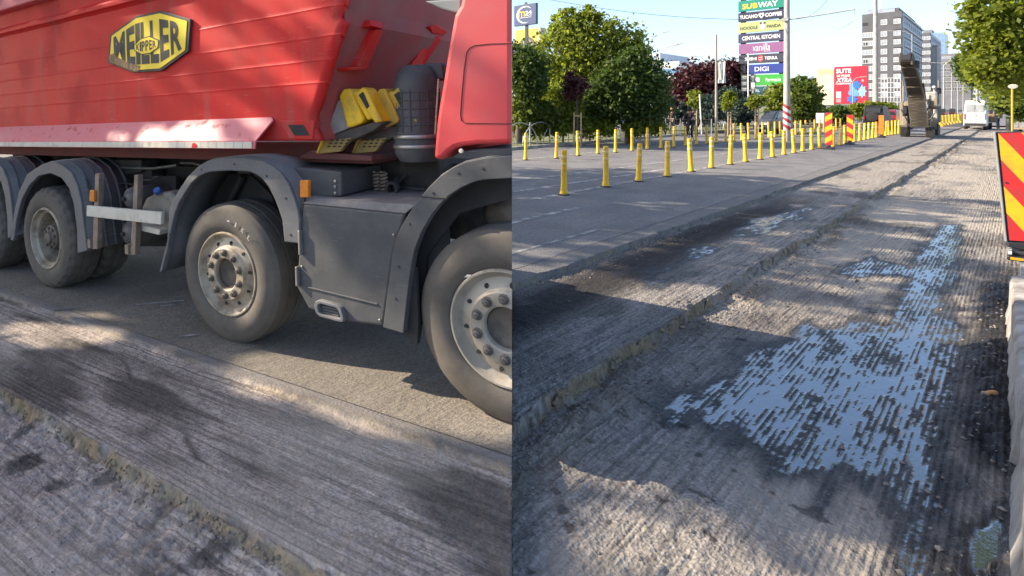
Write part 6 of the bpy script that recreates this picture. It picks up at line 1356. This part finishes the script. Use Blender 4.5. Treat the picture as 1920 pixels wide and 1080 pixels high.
MB().tube([A2+Vector((w_*.7, .2, .1)), loc(1736, 190, 31.2)], .035, 7).build('support_ram', DARKM, t)
for k, (ua, ub, va, vb, y0, m_) in enumerate(((1686, 1692, 190, 236, .2, BEI), (1692, 1700, 200, 214, .1, DARKM), (1738, 1744, 186, 204, -.1, DARKM), (1729, 1735, 216, 236, -.1, DARKM), (1744, 1755, 226, 242, -.2, DARKM), (1750, 1757, 184, 200, .0, BEI), (1733, 1741, 196, 203, -.15, GREYP), (1700, 1712, 232, 243, -.25, DARKM))):
    MB().box(mx(ua), mx(ub), y0, y0+.35, f.z(vb), f.z(va)).build('fitting', m_, t, bevel=.02)
for k, (ua, va, ub, vb) in enumerate(((1731, 205, 1748, 220), (1735, 226, 1752, 212), (1729, 190, 1738, 232), (1690, 205, 1704, 232))):
    MB().tube([(mx(ua), -.12, f.z(va)), ((mx(ua)+mx(ub))/2+.05, -.2, (f.z(va)+f.z(vb))/2-.1), (mx(ub), -.1, f.z(vb))], .03, 6).build('hydraulic_hose', DARKM, t, smooth=60)
for ua, ub in ((1689, 1689), (1757, 1757)): MB().tube([(mx(ua), .8, f.z(195)), (mx(ub), .8, f.z(150))], .03, 6).build('canopy_post', BEI, t)
MB().box(hd.x+w_/2+.05, hd.x+w_/2+.22, hd.y, hd.y+.15, hd.z-.5, hd.z-.1).build('work_lamp', DARKM, upc)

# brown loader and pipes beyond the van
f = At(1862, 46); t = f.root('excavator', 'small brown excavator working right of the white van', 'machine', z=-.15)
MB().prism([(0, .1), (.1, 0), (1.9, 0), (2, .1), (2, .4), (1.9, .5), (.1, .5), (0, .4)], f.x(1853), f.x(1859), 'x').build('track', TYRE, t, bevel=.03); MB().prism([(0, .1), (.1, 0), (1.9, 0), (2, .1), (2, .4), (1.9, .5), (.1, .5), (0, .4)], f.x(1868), f.x(1873), 'x').build('track', TYRE, t, bevel=.03)
BRN = pm('machine_brown', (.25, .16, .08), (.16, .11, .06), 2, .7); MB().box(f.x(1853), f.x(1873), .1, 1.9, .55, 1.25).build('house', BRN, t, bevel=.06); MB().box(f.x(1853), f.x(1861), .3, 1.2, 1.25, 2.4).build('cabin', DARKM, t, bevel=.05)
MB().tube([(f.x(1866), .1, 1.1), (f.x(1869), -.6, 2.2), (f.x(1878), -1.4, 1.5)], [.14, .11, .08], 8).build('boom', BRN, t, smooth=40); MB().prism([(f.x(1875), 1.5), (f.x(1881), 1.4), (f.x(1880), .9), (f.x(1874), 1.0)], -1.6, -1.2).build('bucket', BRN, t, bevel=.02)
f = At(1893, 40); t = f.root('pipe_drum', 'dark standing drum beside the yellow pole', 'drum'); MB().lathe([(0, 0), (.18, 0), (.19, .05), (.18, .3), (.19, .32), (.18, .6), (.19, .86), (.17, .9), (0, .88)], 20).build('drum', DARKM, t, smooth=40)
f = At(1905, 42); t = f.root('pallet_stack', 'stack of grey paving blocks at the right edge under the trees', 'pallet')
for i in range(3):
    for k in range(3): MB().box(-.45+k*.3, -.17+k*.3, 0, .6, .12+i*.24, .34+i*.24).build('block', CONC, t, bevel=.01)
MB().box(-.47, .45, -.02, .62, 0, .118).build('pallet', WOOD, t)
# yellow water-filled barriers
src = None
for i, (u, v) in enumerate(((1760,237.5),(1766,236),(1772,234.6),(1778,233.4),(1784,232.4),(1790,231.4),(1796,230.5),(1801,229.7))):
    Y = base_depth(v); f = At(u, Y)
    if src is None:
        t = f.root('plastic_barrier', 'yellow plastic barrier, nearest of the row behind the milling machine', 'barrier', 'yellow plastic barriers')
        MB().prism([(-.26, 0), (.26, 0), (.24, .16), (.12, .28), (.09, .88), (-.09, .88), (-.12, .28), (-.24, .16)], 0, 1.7, 'y').build('body', YBOL, t, bevel=.03); MB().box(-.05, .05, .4, 1.3, .885, .93).build('handle', YBOL, t, bevel=.02); src = t
    else:
        o = copy_tree(src); o.location = f.p; o['label'] = '%s yellow plastic barrier of the row, counting from the milling machine' % ORD[i]
        if i == 7: o['label'] = 'farthest yellow plastic barrier, right beside the van'

# ================================================================== PEOPLE
SKIN = pm('skin', (.42, .25, .17), (.36, .21, .14), 10, .6); 
def skin_obj(name, verts, edges, radii, mat, parent, sub=2):
    me = bpy.data.meshes.new(name); me.from_pydata(verts, edges, []); o = bpy.data.objects.new(name, me); COL.objects.link(o); o.parent = parent; me.materials.append(mat)
    sk = o.modifiers.new('skin', 'SKIN'); layer = me.skin_vertices[0] if me.skin_vertices else None
    if layer is None:
        bm = bmesh.new(); bm.from_mesh(me); bm.verts.layers.skin.verify(); bm.to_mesh(me); bm.free(); layer = me.skin_vertices[0]
    for d, r in zip(layer.data, radii): d.radius = (r, r) if not hasattr(r, '__len__') else r
    layer.data[0].use_root = True; sk.use_smooth_shade = True; s_ = o.modifiers.new('sub', 'SUBSURF'); s_.levels = sub; s_.render_levels = sub; return o
def person(label, loc_, rz, h=1.7, pose='stand', shirt=(.1, .1, .1), trous=(.05, .05, .06), hair=(.05, .03, .02), hairlong=False, xs=.7, vest=None):
    t = thing('person', label, 'person', loc_, rz); t.scale = (xs, 1, 1); s_ = h/1.72; V = {}
    if pose == 'sit':
        J = dict(pel=(0,0,.98), ch=(0,-.18,1.36), nk=(0,-.24,1.50), hd=(0,-.27,1.63), top=(0,-.27,1.74), shl=(-.19,-.2,1.42), ell=(-.27,-.42,1.2), hal=(-.24,-.62,1.08), shr=(.19,-.2,1.42), elr=(.27,-.42,1.2), har=(.24,-.62,1.08), hpl=(-.1,0,.95), knl=(-.13,-.38,.72), anl=(-.12,-.18,.32), tol=(-.12,-.34,.28), hpr=(.1,0,.95), knr=(.13,-.34,.62), anr=(.12,-.2,.2), tor=(.12,-.36,.16))
    else:
        J = dict(pel=(0,0,.95), ch=(0,0,1.30), nk=(0,0,1.46), hd=(0,-.02,1.58), top=(0,-.01,1.69), shl=(-.18,0,1.40), ell=(-.25,.03,1.12), hal=(-.26,-.06,.88), shr=(.18,0,1.40), elr=(.26,.02,1.13), har=(.30,-.12,.92), hpl=(-.09,0,.91), knl=(-.10,-.08,.50), anl=(-.10,.02,.09), tol=(-.10,-.14,.04), hpr=(.09,0,.91), knr=(.11,.03,.50), anr=(.12,.16,.10), tor=(.12,.02,.04))
    J = {k: tuple(c*s_ for c in v) for k, v in J.items()}
    rad = dict(pel=.13, ch=.14, nk=.055, hd=.095, top=.06, shl=.065, ell=.042, hal=.036, shr=.065, elr=.042, har=.036, hpl=.085, knl=.058, anl=.042, tol=.034, hpr=.085, knr=.058, anr=.042, tor=.034)
    names = list(J); E_ = [('pel','ch'),('ch','nk'),('nk','hd'),('hd','top'),('ch','shl'),('shl','ell'),('ell','hal'),('ch','shr'),('shr','elr'),('elr','har'),('pel','hpl'),('hpl','knl'),('knl','anl'),('anl','tol'),('pel','hpr'),('hpr','knr'),('knr','anr'),('anr','tor')]
    skin_obj('body', [J[k] for k in names], [(names.index(a), names.index(b)) for a, b in E_], [rad[k]*s_ for k in names], SKIN, t)
    def sub_(nm, keys, ed, grow, mat): skin_obj(nm, [J[k] for k in keys], [(keys.index(a), keys.index(b)) for a, b in ed], [rad[k]*s_*grow for k in keys], mat, t)
    sub_('shirt', ['ch','pel','shl','ell','shr','elr'], [('ch','pel'),('ch','shl'),('shl','ell'),('ch','shr'),('shr','elr')], 1.16, pmc('cloth_%s' % label.split()[0]+label.split()[1], shirt, .85))
    sub_('trousers', ['pel','hpl','knl','anl','hpr','knr','anr'], [('pel','hpl'),('hpl','knl'),('knl','anl'),('pel','hpr'),('hpr','knr'),('knr','anr')], 1.2, pmc('trousers_%s' % label.split()[0]+label.split()[1], trous, .85))
    hd_ = Vector(J['hd']); hm = pmc('hair_%s' % label.split()[0]+label.split()[1], hair, .7)
    mb = MB().lathe([(0, .135), (.06, .125), (.10, .08), (.115, .02), (.11, -.04), (.10 if hairlong else .08, -.10), (.12 if hairlong else .02, -.30 if hairlong else -.11)], 16, 'z', (hd_.x, hd_.y+.03, hd_.z)); mb.build('hair', hm, t, smooth=60)
    mb = MB().lathe([(0, -.02), (.012, -.012), (.016, 0), (0, .004)], 8, 'y', (hd_.x, hd_.y-.095, hd_.z-.01)); mb.build('nose', SKIN, t, smooth=60)
    for sg in (-1, 1): MB().lathe([(0, -.005), (.011, -.003), (.012, 0)], 8, 'y', (hd_.x+sg*.034, hd_.y-.092, hd_.z+.018)).build('eye', INK_K, t, smooth=60)
    if vest: sub_('vest', ['ch','pel'], [('ch','pel')], 1.34, pmc('vest_yellow', vest, .6))
    return t
gp_ = G(1260.5, 252, .08)
person('woman with long reddish hair and dark top walking behind the fence', gp_, RZ+R_(180), 1.62, 'stand', (.02, .02, .025), (.16, .13, .10), (.42, .16, .06), True, .75)
cb = G(1296.5, 265, 0)
person('dark clothed cyclist riding towards the camera between the bollard rows', (cb.x, cb.y, 0), RZ, 1.68, 'sit', (.05, .04, .05), (.02, .02, .025), (.03, .02, .02), False, .8)
t = thing('bicycle', 'dark bicycle under the cyclist between the bollard rows', 'bicycle', (cb.x, cb.y, 0), RZ); t.scale = (.85, 1, 1)
for y in (-.62, .48):
    wl = MB().lathe([(.34+.018*math.cos(a), .018*math.sin(a)) for a in [2*math.pi*k/8 for k in range(9)]], 32, 'x', (0, y, .36)).build('wheel', TYRE, t, smooth=60); MB().tube([(-.05, y, .36), (.05, y, .36)], .02, 8).build('hub', GREYP, wl)
mb = MB(); [mb.tube(p_, .018, 7) for p_ in ([(0,-.45,.85),(0,.10,.36)], [(0,.10,.36),(0,.14,.90)], [(0,-.45,.85),(0,.13,.80)], [(0,.10,.36),(0,.48,.36)], [(0,.48,.36),(0,.13,.80)])]; mb.build('frame', DARKM, t, smooth=60)
MB().tube([(0,-.40,1.02),(0,-.47,.8),(0,-.62,.36)], .018, 7).build('fork', DARKM, t, smooth=60); MB().tube([(-.28,-.52,1.04),(-.1,-.42,1.05),(.1,-.42,1.05),(.28,-.52,1.04)], .014, 7).build('handlebar', DARKM, t, smooth=60); MB().prism([(-.09,.0),(.09,.0),(.07,.05),(-.07,.05)], 0, .26, 'y', M=Matrix.Translation((0, .02, .90))).build('saddle', DARKM, t, bevel=.02)
gp_ = G(1871, 243, -.01)
person('worker in a yellow high visibility vest standing right of the van', gp_, RZ+R_(200), 1.74, 'stand', (.07, .08, .10), (.04, .05, .08), (.05, .04, .03), False, .62, (.55, .62, .03))
